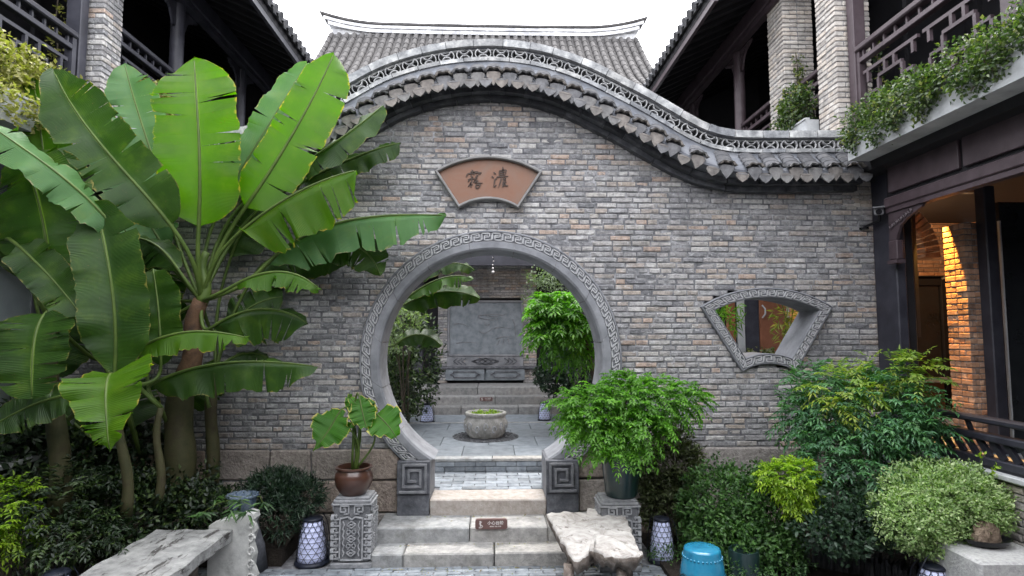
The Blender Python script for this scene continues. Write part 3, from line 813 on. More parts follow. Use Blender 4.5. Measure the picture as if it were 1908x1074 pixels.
# ---- right gallery
XR = 3.92
gr, X, zF, zB = gallery(1, XR, 2.92, 'gallery_house', 'two storey timber gallery with brick piers and lit arch on the right', MAT['woodp'], MAT['black'], 7.4)
for (y0, y1) in ((6.40, 6.80), (7.58, 8.02)): pier(gr, XR, XR + .42, y0, y1, 3.55 if y0 < 7 else 3.5, 7.4)
for y in (9.2, 11.35):
    b = MB(); b.tube([(XR + .09, y, zF), (XR + .09, y, zB)], .085, 16); sharp(b.build('post', MAT['woodp'], gr, org=(XR, y, zF)))
    for q in (-1, 1): bracket(gr, XR + .07, y + q * .09, zB - .10, q, MAT['woodp'])
zR = 4.50
railing(gr, XR + .10, 8.04, 9.10, zR, MAT['woodp'], 1); railing(gr, XR + .10, 9.3, 11.25, zR, MAT['woodp'], 1); railing(gr, XR + .22, 6.82, 7.56, zR, MAT['woodp'], 1)
b = MB(); b.box(XR + .03, XR + .25, 6.82, 7.56, zF, zR - .002, .5); b.box(XR + .02, XR + .2, 8.04, 12.9, zF, zR - .002, .5); b.build('floor_kerb', MAT['woodp'], gr)
railing(gr, XR + .17, 4.35, 6.26, zF + .28, MAT['woodp'], 1, 1.0); railing(gr, XR + .17, 2.3, 4.25, zF + .28, MAT['woodp'], 1, 1.0)
for y in (6.30, 4.30):
    b = MB(); b.box(XR + .12, XR + .26, y - .05, y + .07, zF, zB - .1, .5, bev=.008); b.build('post', MAT['woodp'], gr, org=(XR, y, zF))
# cement planter boxes along the gallery edge
def planter_box(parent, xa, xb, y0, y1, z0, z1, sgn):
    b = MB(); t = .04
    b.box(xa, xb, y0, y1, z0, z0 + t, .5); xo = xa if sgn > 0 else xb; xi = xb if sgn > 0 else xa
    b.box(*sorted((xo, xo + sgn * t)), y0, y1, z0 + t, z1, .5); b.box(*sorted((xi - sgn * t, xi)), y0, y1, z0 + t, z1, .5)
    b.box(xa + t, xb - t, y1 - t, y1, z0 + t, z1, .5); b.box(xa + t, xb - t, y0, y0 + t, z0 + t, z1, .5)
    b.box(*sorted((xo - sgn * .012, xo + sgn * (t + .01))), y0, y1 + .012, z1 + .001, z1 + .022, .7)
    p = b.build('planter_box', MAT['zinc'], parent)
    b = MB(); b.box(xa + t, xb - t, y0 + t, y1 - t, z0 + t, z1 - .06); b.build('planter_soil', MAT['soil'], p); return p
planter_box(gr, 3.74, 4.02, 2.2, 5.97, 3.95, 4.21, 1); planter_box(gr, 3.78, 3.94, 6.83, 7.56, 4.35, 4.72, 1); planter_box(gr, 3.78, 3.93, 8.05, 9.1, 4.35, 4.66, 1)
# ground storey: fascia boards, lintel, dark columns, veranda
fas = MB(); fas.box(4.16, 4.24, 2.2, 6.0, 3.55, 3.95, .4); fas = fas.build('fascia_wall', MAT['black'], gr)
for k in range(4):
    y1 = 5.93 - k * .98; b = MB(); b.bbox(4.125, 4.16, y1 - .93, y1, 3.60, 3.90, .006); b.build('fascia_panel', MAT['woodp'], fas, org=(4.14, y1, 3.6))
b = MB(); b.box(4.11, 4.24, 2.2, 5.99, 3.45, 3.555, .5, bev=.01); b.box(4.13, 4.22, 2.2, 5.99, 3.40, 3.448, .5); b.build('lintel', MAT['woodp'], gr)
b = MB(); b.box(4.225, 4.33, 6.0, 6.36, 0, 3.95, .5, bev=.01); b.build('column', MAT['woodb'], gr, org=(4.1, 6.2, 0))
b = MB(); b.box(4.333, 4.46, 6.06, 6.34, 0, 3.95, .5, bev=.01); b.build('column', MAT['black'], gr, org=(4.3, 6.2, 0))
b = MB(); b.box(4.04, 4.26, 3.6, 3.86, 1.0, 3.4, .5, bev=.01); b.build('column', MAT['woodp'], gr, org=(4.1, 3.7, 1))
bracket(gr, 4.15, 5.98, 3.398, -1, MAT['woodp'], .5, .40); bracket(gr, 4.15, 3.88, 3.398, 1, MAT['woodp'], .5, .4)
b = MB(); b.box(4.14, 4.21, 5.86, 5.99, 2.90, 3.1, .5, bev=.008); b.box(4.13, 4.22, 5.85, 6.0, 2.86, 2.898, .6); b.build('bracket_drop', MAT['woodp'], gr)
b = MB(); b.box(4.10, 8.0, 1.5, 12, .80, .94, .5); b.build('veranda_floor', MAT['bluestone'], gr)
b = MB(); b.box(4.26, 8.0, 1.5, 12, 3.80, 3.85, .5); b.build('veranda_ceiling', MAT['black'], gr)
b = MB(); b.bbox(4.02, 4.30, 2.0, 5.99, .985, 1.03, .008); b.build('stone_sill', MAT['zinc'], gr)
brick_panel(gr, (4.08, 5.98, 0), (0, -1, 0), (-1, 0, 0), 3.4, .05, .98, 'brickw')
# veranda seat rail with slanting slats
rl = MB(); rl.box(4.07, 4.17, 2.2, 5.99, 1.055, 1.12, .5, bev=.008); rl = rl.build('seat_rail', MAT['woodb'], gr)
b = MB(); b.box(4.06, 4.16, 2.2, 5.99, 1.255, 1.315, .5, bev=.01); b.build('mid_rail', MAT['woodb'], rl)
b = MB(); b.box(4.04, 4.14, 2.2, 5.99, 1.40, 1.455, .5, bev=.015); b.build('hand_rail', MAT['woodb'], rl)
b = MB(); b.box(4.09, 4.15, 2.2, 5.99, 1.031, 1.052, .5); b.build('foot_rail', MAT['woodb'], rl)
y = 2.4
while y < 5.9:
    b = MB(); b.bar((4.12, y, 1.118), (4.11, y + .10, 1.258), .05, .03, (1, 0, 0)); b.build('slat', MAT['woodb'], rl, org=(4.12, y, 1.12)); y += .135
for y in (2.6, 3.4, 4.2, 5.0, 5.8):
    b = MB(); b.bar((4.11, y, 1.31), (4.09, y + .02, 1.405), .03, .03, (1, 0, 0)); b.build('spindle', MAT['woodb'], rl)
# arch pier and arch, back wall with a dark door
pier(gr, 4.93, 5.10, 5.95, 6.25, .94, 3.30, 'brickr', 'arch_pier')
n = 16; cx, cz, r0, r1 = 4.36, 3.0, .57, .74
for i in range(n):
    a0, a1 = math.pi / 2 * i / n, math.pi / 2 * (i + 1) / n
    P = [(cx + r * math.cos(a), y, cz + r * math.sin(a)) for y in (6.50, 6.72) for (r, a) in ((r0, a0 + .012), (r1, a0 + .009), (r1, a1 - .009), (r0, a1 - .012))]
    b2 = MB(); b2.add(P, [(0, 1, 2, 3), (7, 6, 5, 4), (0, 4, 5, 1), (1, 5, 6, 2), (2, 6, 7, 3), (3, 7, 4, 0)]); b2.build('arch_brick', MAT['brickr'], gr, org=(cx, 6.36, cz))
brick_panel(gr, (4.30, 6.42, 0), (1, 0, 0), (0, -1, 0), 1.2, 3.74, 3.85, 'brickr')
brick_panel(gr, (4.40, 8.6, 0), (1, 0, 0), (0, -1, 0), 2.8, .94, 3.80, 'brickr', holes=((1.67, 2.40, .94, 2.95),))
brick_panel(gr, (7.2, 8.6, 0), (0, -1, 0), (-1, 0, 0), 7.2, .94, 3.80, 'brickr')
dr = MB()
for x0, x1, z0, z1 in ((6.07, 6.17, .94, 2.95), (6.70, 6.80, .94, 2.95), (6.171, 6.699, 2.85, 2.95)): dr.box(x0, x1, 8.56, 8.66, z0, z1, .5, bev=.006)
dr = dr.build('door_frame', MAT['black'], gr, org=(6.2, 8.6, .94))
b = MB(); b.box(6.05, 6.82, 8.70, 8.75, .9, 3.0, .5); b.build('door_backing', MAT['black'], dr)
b = MB(); b.box(6.18, 6.69, 8.60, 8.64, 1.5, 2.84, .5); b.build('pane', MAT['glass'], dr)
b = MB(); b.box(6.18, 6.69, 8.58, 8.65, .94, 1.0, .5); b.box(6.18, 6.69, 8.59, 8.645, 1.0, 1.49, .2, bev=.01); b.build('door_panel', MAT['door'], dr)
b = MB(); b.tube([(6.24, 8.57, 1.86), (6.225, 8.545, 1.92), (6.225, 8.545, 2.0), (6.24, 8.57, 2.06)], .012, 6); b.build('handle', MAT['curtain'], dr)
b = MB(); b.bbox(5.95, 6.95, 8.45, 8.58, 1.42, 1.49, .006); b.build('stone_shelf', MAT['stepstone'], gr)
# glazed dark doors at the near end
for k in range(3):
    y = 5.9 - k * .95
    b = MB(); x = 5.62
    b.box(x, x + .07, y - .9, y, .94, 3.66, .3, bev=.008); f_ = b.build('door_frame', MAT['black'], gr, org=(x, y, .94))
    b = MB(); b.box(x - .012, x - .002, y - .8, y - .1, 1.5, 3.3, .5); b.build('pane', MAT['glass'], f_)
b = MB(); b.box(5.04, 5.16, 5.80, 5.93, .94, 3.66, .3, bev=.01); b.build('column', MAT['woodb'], gr, org=(5.1, 5.86, .94))
b = MB(); b.box(5.22, 5.235, 5.84, 5.87, 1.0, 3.3, .5); b.build('door_trim', MAT['zinc'], gr)
b = MB(); b.box(5.24, 6.2, 5.86, 5.90, .94, 3.5, .5); b.build('pane', MAT['glass'], gr)
b = MB(); b.box(4.62, 4.66, 6.28, 6.30, 2.1, 3.66); b.build('conduit', MAT['black'], gr)
# the lit lamp that washes the arch pier
lm = MB(); lm.lathe([(.045, 0), (.05, .02), (.05, .10), (.02, .12)], (4.83, 6.28, 3.72), 14); lm.build('downlight', MAT['black'], gr)
L = bpy.data.lights.new('arch_lamp', 'SPOT'); L.energy = 270; L.color = (1, .46, .08); L.spot_size = R(33); L.spot_blend = .06; L.shadow_soft_size = .02
lo = bpy.data.objects.new('arch_lamp', L); COL.objects.link(lo); lo.location = (4.83, 6.25, 3.71); lo.rotation_euler = (0, 0, 0)
L = bpy.data.lights.new('veranda_lamp', 'POINT'); L.energy = 32; L.color = (1, .55, .25); L.shadow_soft_size = .08
lo = bpy.data.objects.new('veranda_lamp', L); COL.objects.link(lo); lo.location = (5.1, 7.6, 3.4)
b = MB(); b.lathe([(.02, .1), (.07, .02), (.09, -.06)], (5.1, 7.6, 3.5), 14); b.build('lamp_shade', MAT['curtain'], gr)
# ground storey behind the gate wall, seen through the fan window: timber doors
fw = MB(); fw.box(3.3, 6.2, 10.2, 10.28, .6, 3.9, .5); fw = fw.build('side_wall', MAT['black'], gr)
for (x0, x1, m) in ((4.03, 4.17, 'door'), (4.21, 4.335, 'curtain'), (4.34, 4.58, 'woodb'), (4.59, 5.14, 'door')):
    b = MB(); b.bbox(x0, x1, 10.0, 10.08, .6, 3.9, .01); b.build('door_leaf', MAT[m] if m != 'curtain' else MAT['zinc'], fw, org=(x0, 10, .6))
b = MB(); b.tube([(4.63, 9.98, 2.40), (4.67, 9.95, 2.47), (4.67, 9.95, 2.55), (4.63, 9.98, 2.62)], .014, 6); b.build('handle', MAT['zinc'], fw)
b = MB(); b.box(3.4, 6, 9.3, 9.36, 1.78, 1.83); b.box(3.4, 6, 9.31, 9.35, 1.3, 1.34); b.build('low_rail', MAT['woodb'], fw)
brick_panel(gr, (5.15, 10.05, 0), (1, 0, 0), (0, -1, 0), .8, .6, 3.9, 'brickw')

# unseen wing behind the camera, added and sized to block front sky light
b = MB(); b.box(-9, 9, -3.2, -2.9, 0, 5.4, .5); b.box(-9, -5.6, -2.9, 1.4, 0, 6.4, .5); b.box(5.2, 9, -2.9, 1.4, 0, 6.4, .5); b.build('light_blocker_wing', MAT['wood'], gr)
# ---- left gallery
XL = -4.30
gl, X, zF, zB = gallery(-1, XL, -3.18, 'gallery_house', 'two storey blue black timber gallery behind the banana plants on the left', MAT['woodb'], MAT['black'], 6.8)
pier(gl, XL - .42, XL, 6.42, 6.74, 3.5, 7.4, 'brick')
for y in (8.05, 10.1, 12.0):
    b = MB(); b.tube([(XL - .09, y, zF), (XL - .09, y, zB)], .09, 16); sharp(b.build('post', MAT['woodb'], gl, org=(XL, y, zF)))
    for q in (-1, 1): bracket(gl, XL - .10, y + q * .09, zB - .10, q, MAT['woodb'])
zR = 4.74
railing(gl, XL - .10, 6.78, 7.95, zR, MAT['woodb'], 1); railing(gl, XL - .10, 8.15, 10.0, zR, MAT['woodb'], 1); railing(gl, XL - .10, 10.2, 11.9, zR, MAT['woodb'], 1)
b = MB(); b.box(XL - .2, XL - .02, 6.78, 12.9, zF, zR - .002, .5); b.build('floor_kerb', MAT['woodb'], gl)
railing(gl, XL - .17, 4.1, 6.22, zF + .28, MAT['woodb'], 1, 1.0); railing(gl, XL - .17, 2.0, 4.0, zF + .28, MAT['woodb'], 1, 1.0)
b = MB(); b.box(XL - .30, XL - .14, 6.26, 6.38, zF, zB - .1, .5, bev=.008); b.build('post', MAT['woodb'], gl, org=(XL, 6.3, zF))
b = MB(); b.box(XL - .9, XL - .5, 4.8, 5.6, 5.2, 6.7, .5); b.build('pane', MAT['curtain'], gl)
planter_box(gl, XL - .12, XL + .15, 2.2, 6.0, 3.95, 4.21, -1); planter_box(gl, XL - .01, XL + .13, 6.78, 8.0, 4.5, 4.86, -1)
b = MB(); b.box(XL - .30, XL - .18, 2.0, 6.3, 3.4, 3.95, .5); b.build('fascia_wall', MAT['woodb'], gl)
fac = MB(); fac.box(XL - .50, XL - .42, 2.0, 6.36, 0, 1.05, .5); fac.box(XL - .50, XL - .42, 2.0, 6.36, 3.0, 3.9, .5); fac = fac.build('facade_wall', MAT['woodb'], gl)
for k in range(6):
    y = 6.3 - k * .74
    b = MB(); b.box(XL - .48, XL - .38, y - .08, y, 1.051, 2.999, .5); f_ = b.build('window_frame', MAT['woodb'], fac, org=(XL - .45, y, 1.05))
    b = MB(); b.box(XL - .46, XL - .45, y - .73, y - .09, 1.06, 2.99, .5); b.build('pane', MAT['glass'] if False else MAT['curtain'], f_)
b = MB(); b.bbox(XL - .10, XL + .16, 2.0, 6.2, .985, 1.03, .008); b.build('stone_sill', MAT['zinc'], gl)
rl = MB(); rl.box(XL - .05, XL + .05, 2.2, 6.2, 1.055, 1.12, .5, bev=.008); rl = rl.build('seat_rail', MAT['woodb'], gl)
b = MB(); b.box(XL - .04, XL + .06, 2.2, 6.2, 1.255, 1.315, .5, bev=.01); b.build('mid_rail', MAT['woodb'], rl)
b = MB(); b.box(XL - .02, XL + .08, 2.2, 6.2, 1.40, 1.455, .5, bev=.015); b.build('hand_rail', MAT['woodb'], rl)
y = 3.0
while y < 6.1:
    b = MB(); b.bar((XL, y, 1.118), (XL + .01, y + .10, 1.258), .05, .03, (1, 0, 0)); b.build('slat', MAT['woodb'], rl, org=(XL, y, 1.12)); y += .135
b = MB(); b.box(XL - .40, XL + .02, 2, 6.3, 0, .98, .5); b.build('plinth', MAT['darkstone'], gl)

# ================================================================== main hall behind the court
hall = thing('main_hall', 'tall hall behind the gate wall with swept tile roof and pale ridge', 'building', (0, 14, 0))
HX0, HX1, YRG = at(598, 60, 15).x, at(1204, 60, 15).x, 15.0
zr0 = at(905, 70, 15).z
def hz(t): return -1.95 * (1.15 * t - .15 * t * t) if t < 1 else -1.95 * (1 + .65 * (t - 1))
def roofp(x, t): return Vector((x, YRG - .1 - 1.9 * t, zr0 + hz(t)))
ts = np.linspace(0, 1.7, 14)
b = MB()
xa, xb = HX0 + .25, HX1 - .25
for sg, (u0, u1) in ((1, (xa, xb)),):
    A = [[roofp(u0, t) - Vector((0, 0, .03)), roofp(u1, t) - Vector((0, 0, .03))] for t in ts]
    for p, q in zip(A, A[1:]): b.add([p[0], p[1], q[1], q[0]], [(0, 1, 2, 3)], .2)
    for p, q in zip(A, A[1:]): b.add([Vector((v.x, 2 * YRG - v.y, v.z)) for v in (p[0], p[1], q[1], q[0])], [(3, 2, 1, 0)], .2)
    for x in (u0, u1):
        prof = [roofp(x, t) - Vector((0, 0, .03)) for t in ts]
        b.add(prof + [Vector((v.x, 2 * YRG - v.y, v.z)) for v in prof[::-1]], [tuple(range(2 * len(prof)))], .2)
hroof = b.build('roof', MAT['hallroof'], hall)
def seg_mesh():
    b = MB(); r0, r1 = .068, .060
    for i in range(8):
        a0, a1 = math.pi * i / 8, math.pi * (i + 1) / 8
        b.add([(r0 * math.cos(a0), 0, r0 * math.sin(a0)), (r0 * math.cos(a1), 0, r0 * math.sin(a1)), (r1 * math.cos(a1), .30, r1 * math.sin(a1)), (r1 * math.cos(a0), .30, r1 * math.sin(a0))], [(0, 1, 2, 3)], .4)
    b.add([(r0 * math.cos(math.pi * i / 8), 0, r0 * math.sin(math.pi * i / 8)) for i in range(9)], [tuple(range(9))], .9)
    return b
SEG = seg_mesh(); segm = SEG.mesh('roof_tile', MAT['hallroof'])
nr = 40; nown = 0; rest = MB()
for i in range(nr + 1):
    x = lerp(xa + .07, xb - .07, i / nr)
    for j in range(15):
        t0 = .02 + j * .112; p = roofp(x, t0 + .112); q = roofp(x, t0); d = (q - p).normalized()
        a = math.atan2(d.z, d.y)
        if nown < 300 and j < 9 and (abs(x) > .9): link('roof_tile', segm, hroof, p + Vector((0, 0, .0)), (a, 0, 0)); nown += 1
        else:
            Mx = Matrix.Translation(p) @ Matrix.Rotation(a, 4, 'X'); rest.add([Mx @ Vector(v) for v in SEG.v], SEG.f, rr(0, 1))
rest.build('tile_rows', MAT['hallroof'], hroof, kind='stuff')
# layered ridge, tips swept up
def ridge_layer(name, z0, z1, y0, y1, ext, m, seg):
    n = seg; xs = np.linspace(HX0 - ext, HX1 + ext, n + 1)
    def up(x): u = abs(x - (HX0 + HX1) / 2) / ((HX1 - HX0) / 2); return .04 * u ** 2 + .26 * max(0, (u - .62) / .38) ** 2
    for i in range(n):
        b = MB(); P = []
        k = 4
        for q in range(k + 1):
            x = lerp(xs[i] + .0008, xs[i + 1] - .0008, q / k); P.append((x, up(x)))
        poly = [(x, zr0 + z0 + u) for x, u in P] + [(x, zr0 + z1 + u) for x, u in P[::-1]]
        b.prism(poly, y0, y1, rr(0, 1)); b.build(name, m, ridge, org=(xs[i], y0, zr0))
ridge = MB(); ridge.box(HX0 + .3, HX1 - .3, YRG - .08, YRG + .08, zr0 - .1, zr0 + .12); ridge = ridge.build('ridge', MAT['ridge'], hall)
ridge_layer('ridge_block', -.02, .07, YRG - .17, YRG + .17, -.22, MAT['ridge'], 22)
ridge_layer('ridge_block', .072, .10, YRG - .12, YRG + .12, -.14, MAT['hallroof'], 8)
ridge_layer('ridge_block', .102, .18, YRG - .16, YRG + .16, -.10, MAT['ridge'], 18)
ridge_layer('ridge_block', .182, .215, YRG - .12, YRG + .12, -.04, MAT['hallroof'], 8)
ridge_layer('ridge_block', .217, .275, YRG - .15, YRG + .15, .0, MAT['hallroof'], 14)
# upper wall, eave over the screen, dark porch
b = MB(); b.box(xa + .2, xb - .2, 13.25, 16.5, .5, 8.0, .5); b.build('hall_wall', MAT['black'], hall)
b = MB(); b.box(-4.0, 4.0, 12.0, 13.2, 3.75, 3.9, .5); b.box(-4.0, 4.0, 12.0, 12.12, 3.52, 3.74, .5); b.build('porch_ceiling', MAT['woodb'], hall)
for x in (-1.62, 1.62):
    b = MB(); b.box(x - .10, x + .10, 12.9, 13.1, 1.0, 3.75, .5, bev=.01); b.build('post', MAT['woodb'], hall, org=(x, 13, 1))
for x0 in (-4.2, 1.75):
    b = MB(); b.box(x0, x0 + 2.5, 12.95, 13.02, .6, 3.75, .5); sc = b.build('timber_screen', MAT['black'], hall)
    for k in range(6):
        b = MB(); b.box(x0 + .05 + k * .41, x0 + .40 + k * .41, 12.90, 12.95, 1.0, 3.4, .5, bev=.008); b.build('panel', MAT['wood'], sc)
# carved screen wall
sw = thing('carved_screen_wall', 'grey screen wall with carved panel seen through the moon gate', 'wall', (0, 13.1, 1.04))
ax0, ax1 = at(815, 700, 13.1).x, at(1000, 700, 13.1).x; px0, px1 = at(833, 700, 13.1).x, at(975, 700, 13.1).x; zt = at(900, 560, 13.1).z; zb = at(900, 664, 13.1).z
brick_panel(sw, (ax0, 13.1, 0), (1, 0, 0), (0, -1, 0), ax1 - ax0, 1.04, 3.75, 'brick', holes=((px0 - ax0, px1 - ax0, 1.1, zt),))
b = MB(); b.box(px0 + .004, px1 - .004, 13.09, 13.2, 1.1, zt - .004, .5); pn = b.build('carved_panel', MAT['bluestone'], sw, org=(0, 13.1, 1.1))
b = MB()
for x0, x1, z0, z1 in ((px0, px1, zt - .05, zt), (px0, px0 + .05, zb, zt - .051), (px1 - .05, px1, zb, zt - .051), (px0, px1, zb - .005, zb + .04)): b.box(x0, x1, 13.05, 13.12, z0, z1, .5, bev=.008)
b.build('panel_frame', MAT['ring'], sw)
b = MB(); z0 = at(900, 683, 13.05).z; b.box(px0, px1, 13.07, 13.15, z0, zb - .008, .5); bd = b.build('diamond_band', MAT['ring'], sw)
b = MB(); zc = (z0 + zb) / 2; hgt = (zb - z0) * .32
def poly_line(b, P, y, w_):
    for p, q in zip(P, P[1:]): b.bar((p[0], y, p[1]), (q[0], y, q[1]), w_, w_, (0, -1, 0), .1)
mx = (px0 + px1) / 2
for dx, wd in ((0, .30), (-.12, .14), (.12, .14), (0, .14)): poly_line(b, [(mx + dx - wd, zc), (mx + dx, zc + hgt), (mx + dx + wd, zc), (mx + dx, zc - hgt), (mx + dx - wd, zc)], 13.062, .018)
for sx in (-1, 1):
    for k in range(3):
        x = mx + sx * (.42 + k * .09); poly_line(b, [(x, zc + hgt), (x + sx * .10, zc), (x, zc - hgt)] if sx > 0 else [(x, zc + hgt), (x - .10, zc), (x, zc - hgt)], 13.062, .018)
b.build('band_relief', MAT['darkstone'], bd)
b = MB(); b.box(ax0 - .06, ax1 + .06, 13.0, 13.15, z0 - .05, z0 - .004, .5, bev=.008); b.build('dado_ledge', MAT['darkstone'], sw)
for x0, x1 in ((px0 - .03, mx - .02), (mx + .02, px1 + .03)):
    za, zc2 = at(900, 709, 13.05).z, z0 - .055
    b = MB(); b.box(x0, x1, 13.03, 13.2, za, zc2, .5, bev=.006); lp = b.build('lower_panel', MAT['bluestone'], sw)
    b = MB(); ix0, ix1, iz0, iz1 = x0 + .10, x1 - .10, za + .06, zc2 - .06; k = .08
    poly_line(b, [(ix0 + k, iz0), (ix1 - k, iz0), (ix1 - k, iz0 + .03), (ix1, (iz0 + iz1) / 2), (ix1 - k, iz1 - .03), (ix1 - k, iz1), (ix0 + k, iz1), (ix0 + k, iz1 - .03), (ix0, (iz0 + iz1) / 2), (ix0 + k, iz0 + .03), (ix0 + k, iz0)], 13.025, .025); b.build('panel_relief', MAT['darkstone'], lp)
b = MB()                                         # low relief of a bird among branches
def curve3(P, r0, r1, n=14):
    P = [np.array(p) for p in P]; Q = []
    for t in np.linspace(0, 1, n): Q.append(((1 - t) ** 2) * P[0] + 2 * t * (1 - t) * P[1] + t * t * P[2])
    b.tube([(at(q[0], q[1], 13.09).x, 13.088, at(q[0], q[1], 13.09).z) for q in Q], [lerp(r0, r1, i / (n - 1)) for i in range(n)], 5, .8)
for P in (((890, 590), (910, 583), (938, 588)), ((892, 592), (912, 600), (930, 594)), ((905, 588), (920, 594), (945, 585)), ((912, 604), (905, 612), (903, 600)), ((893, 616), (900, 628), (918, 612)), ((920, 613), (930, 608), (952, 613)),
          ((925, 632), (938, 625), (955, 630)), ((930, 634), (928, 640), (926, 644)), ((938, 632), (938, 638), (936, 644)), ((946, 631), (948, 637), (949, 642)), ((955, 595), (962, 610), (960, 630)), ((850, 640), (870, 636), (890, 640)), ((845, 605), (860, 600), (872, 610))): curve3(P, .013, .005)
b.build('relief', MAT['greystone'], pn)
# steps in front of the screen
hs_ = thing('hall_steps', 'low worn steps below the carved screen across the inner court', 'steps', (0, 11.8, .58))
slab_row([-1.75, -.6, .5, 1.75], 11.45, 11.8, .56, .73, MAT['stepgrey'], hs_)
slab_row([-1.55, .05, 1.6], 11.80, 12.15, .6, .885, MAT['stepgrey'], hs_)
slab_row([-1.6, -.3, 1.62], 12.15, 13.1, .6, 1.04, MAT['stepgrey'], hs_)
for x0, x1 in ((-4.2, -1.78), (1.78, 4.2)):
    b = MB(); b.bbox(x0, x1, 11.5, 13.0, .5, .80, .01); b.build('side_kerb', MAT['darkstone'], hs_)
# ================================================================== leaf materials
MAT['leaf_hedge'] = leafmat('hedge leaf', [(0.018, 0.045, 0.018), (0.033, 0.078, 0.024), (0.057, 0.128, 0.033), (0.090, 0.180, 0.045)], .25)
MAT['leaf_dark'] = leafmat('dark leaf', [(0.011, 0.025, 0.016), (0.021, 0.044, 0.025), (0.032, 0.063, 0.032)], .2)
MAT['leaf_shade'] = leafmat('shade darkened leaf', [(.006, .014, .006), (.012, .026, .009), (.022, .045, .014), (.05, .08, .02)], .2)  # canopy shade put into the leaf colour, darker than leaf_dark
MAT['leaf_bronze'] = leafmat('bronze green leaf', [(0.026, 0.029, 0.016), (0.046, 0.052, 0.023), (0.072, 0.091, 0.036), (0.130, 0.156, 0.078)], .2)
MAT['leaf_lime'] = leafmat('lime leaf', [(0.115, 0.196, 0.014), (0.184, 0.287, 0.017), (0.253, 0.356, 0.023)], .4)
MAT['leaf_nandina'] = leafmat('nandina leaf', [(0.031, 0.085, 0.048), (0.051, 0.133, 0.065), (0.076, 0.187, 0.076), (0.102, 0.221, 0.076)], .28)
MAT['leaf_nantip'] = leafmat('nandina young leaf', [(0.120, 0.204, 0.036), (0.204, 0.264, 0.036), (0.288, 0.288, 0.054), (0.096, 0.180, 0.042)], .35)
MAT['leaf_vari'] = leafmat('variegated leaf', [(0.135, 0.216, 0.081), (0.230, 0.324, 0.135), (0.351, 0.432, 0.216), (0.486, 0.540, 0.324)], .3)
MAT['leaf_fern'] = leafmat('fresh pinnate leaf', [(.045, .12, .015), (.075, .19, .02), (.11, .26, .025), (.14, .30, .03)], .42)
MAT['leaf_ivy'] = leafmat('balcony leaf', [(.022, .04, .018), (.045, .075, .028), (.085, .115, .04), (.24, .23, .08)], .3)
MAT['leaf_ivyy'] = leafmat('yellow balcony leaf', [(.09, .10, .025), (.17, .165, .04), (.25, .23, .07), (.30, .28, .12)], .3)
MAT['leaf_silver'] = leafmat('silver green leaf', [(0.078, 0.104, 0.065), (0.156, 0.195, 0.130), (0.234, 0.286, 0.195)], .3)
MAT['leaf_bamboo'] = leafmat('bamboo leaf', [(.10, .14, .02), (.17, .21, .03), (.22, .25, .05)], .35)
MAT['stem'] = surf('bark', [(.035, .028, .02), (.07, .058, .042)], 14, .85, .6, 60, .005)
MAT['stemg'] = surf('green stalk', [(.04, .07, .014), (.075, .115, .02)], 8, .55, .2, 60, .003)

def leaves(name, parent, mat, P, A, Nn, L, W, fold=.25, droop=.15, kind=None, label=None):
    """many small folded leaves as one mesh: P points, A directions, Nn normals, L lengths, W widths"""
    n = len(P); A = A / (np.linalg.norm(A, axis=1, keepdims=True) + 1e-9)
    Sd = np.cross(A, Nn); Sd /= (np.linalg.norm(Sd, axis=1, keepdims=True) + 1e-9); Nn = np.cross(Sd, A)
    L = L[:, None]; W = W[:, None]
    m = P + A * L * .45
    V = np.stack([P, m + Sd * W * .5 + Nn * W * fold, P + A * L - Nn * L * droop, m - Sd * W * .5 + Nn * W * fold], 1).reshape(-1, 3)
    o = np.array(wpos(parent)); V = V - o
    F_ = (np.arange(n)[:, None, None] * 4 + np.array([[0, 1, 2], [0, 2, 3]])[None]).reshape(-1, 3)
    me = bpy.data.meshes.new(name); me.vertices.add(len(V)); me.vertices.foreach_set('co', V.ravel().astype(np.float32))
    me.loops.add(F_.size); me.loops.foreach_set('vertex_index', F_.ravel().astype(np.int32))
    me.polygons.add(len(F_)); me.polygons.foreach_set('loop_start', np.arange(0, F_.size, 3, dtype=np.int32)); me.polygons.foreach_set('loop_total', np.full(len(F_), 3, dtype=np.int32))
    a = me.attributes.new('rnd', 'FLOAT', 'FACE'); rv = np.repeat(np.clip(leaves.tone if leaves.tone is not None else np.random.rand(n), 0, .98), 2)
    a.data.foreach_set('value', rv.astype(np.float32)); me.materials.append(mat); me.update(calc_edges=True); me.validate()
    ob = link(name, me, parent, o); leaves.tone = None
    return tag(ob, label, None, None, kind)
leaves.tone = None
RNG = np.random.default_rng(5)
def sphere_dirs(n):
    d = RNG.normal(size=(n, 3)); return d / np.linalg.norm(d, axis=1, keepdims=True)
def blob_clumps(blobs, nc):
    """clump centres and outward directions over the shells of ellipsoids"""
    C, D = [], []
    tot = sum(b[2] for b in blobs)
    for c, r, wt in blobs:
        k = max(1, int(nc * wt / tot)); d = sphere_dirs(k); rad = RNG.uniform(.45, 1.0, (k, 1)) ** .5 * RNG.uniform(.86, 1.1, (k, 1))
        C.append(np.array(c) + d * rad * np.array(r)); D.append(d)
    return np.concatenate(C), np.concatenate(D)
def bushy(name, parent, mat, blobs, nc, per, spread, L, W, up=.35, **kw):
    """clumped small-leaf foliage"""
    C, D = blob_clumps(blobs, nc); n = len(C) * per
    idx = np.repeat(np.arange(len(C)), per)
    P = C[idx] + RNG.normal(size=(n, 3)) * spread
    A = D[idx] * .7 + sphere_dirs(n) * .8 + np.array([0, 0, up]); Nn = D[idx] * .5 + sphere_dirs(n) * .55 + np.array([0, -.1, .7])
    leaves.tone = np.clip(RNG.random(len(C))[idx] * .55 + RNG.random(n) * .45, 0, .98)
    return leaves(name, parent, mat, P, A, Nn, L * RNG.uniform(.7, 1.25, n), W * RNG.uniform(.8, 1.2, n), kind='stuff', **kw)
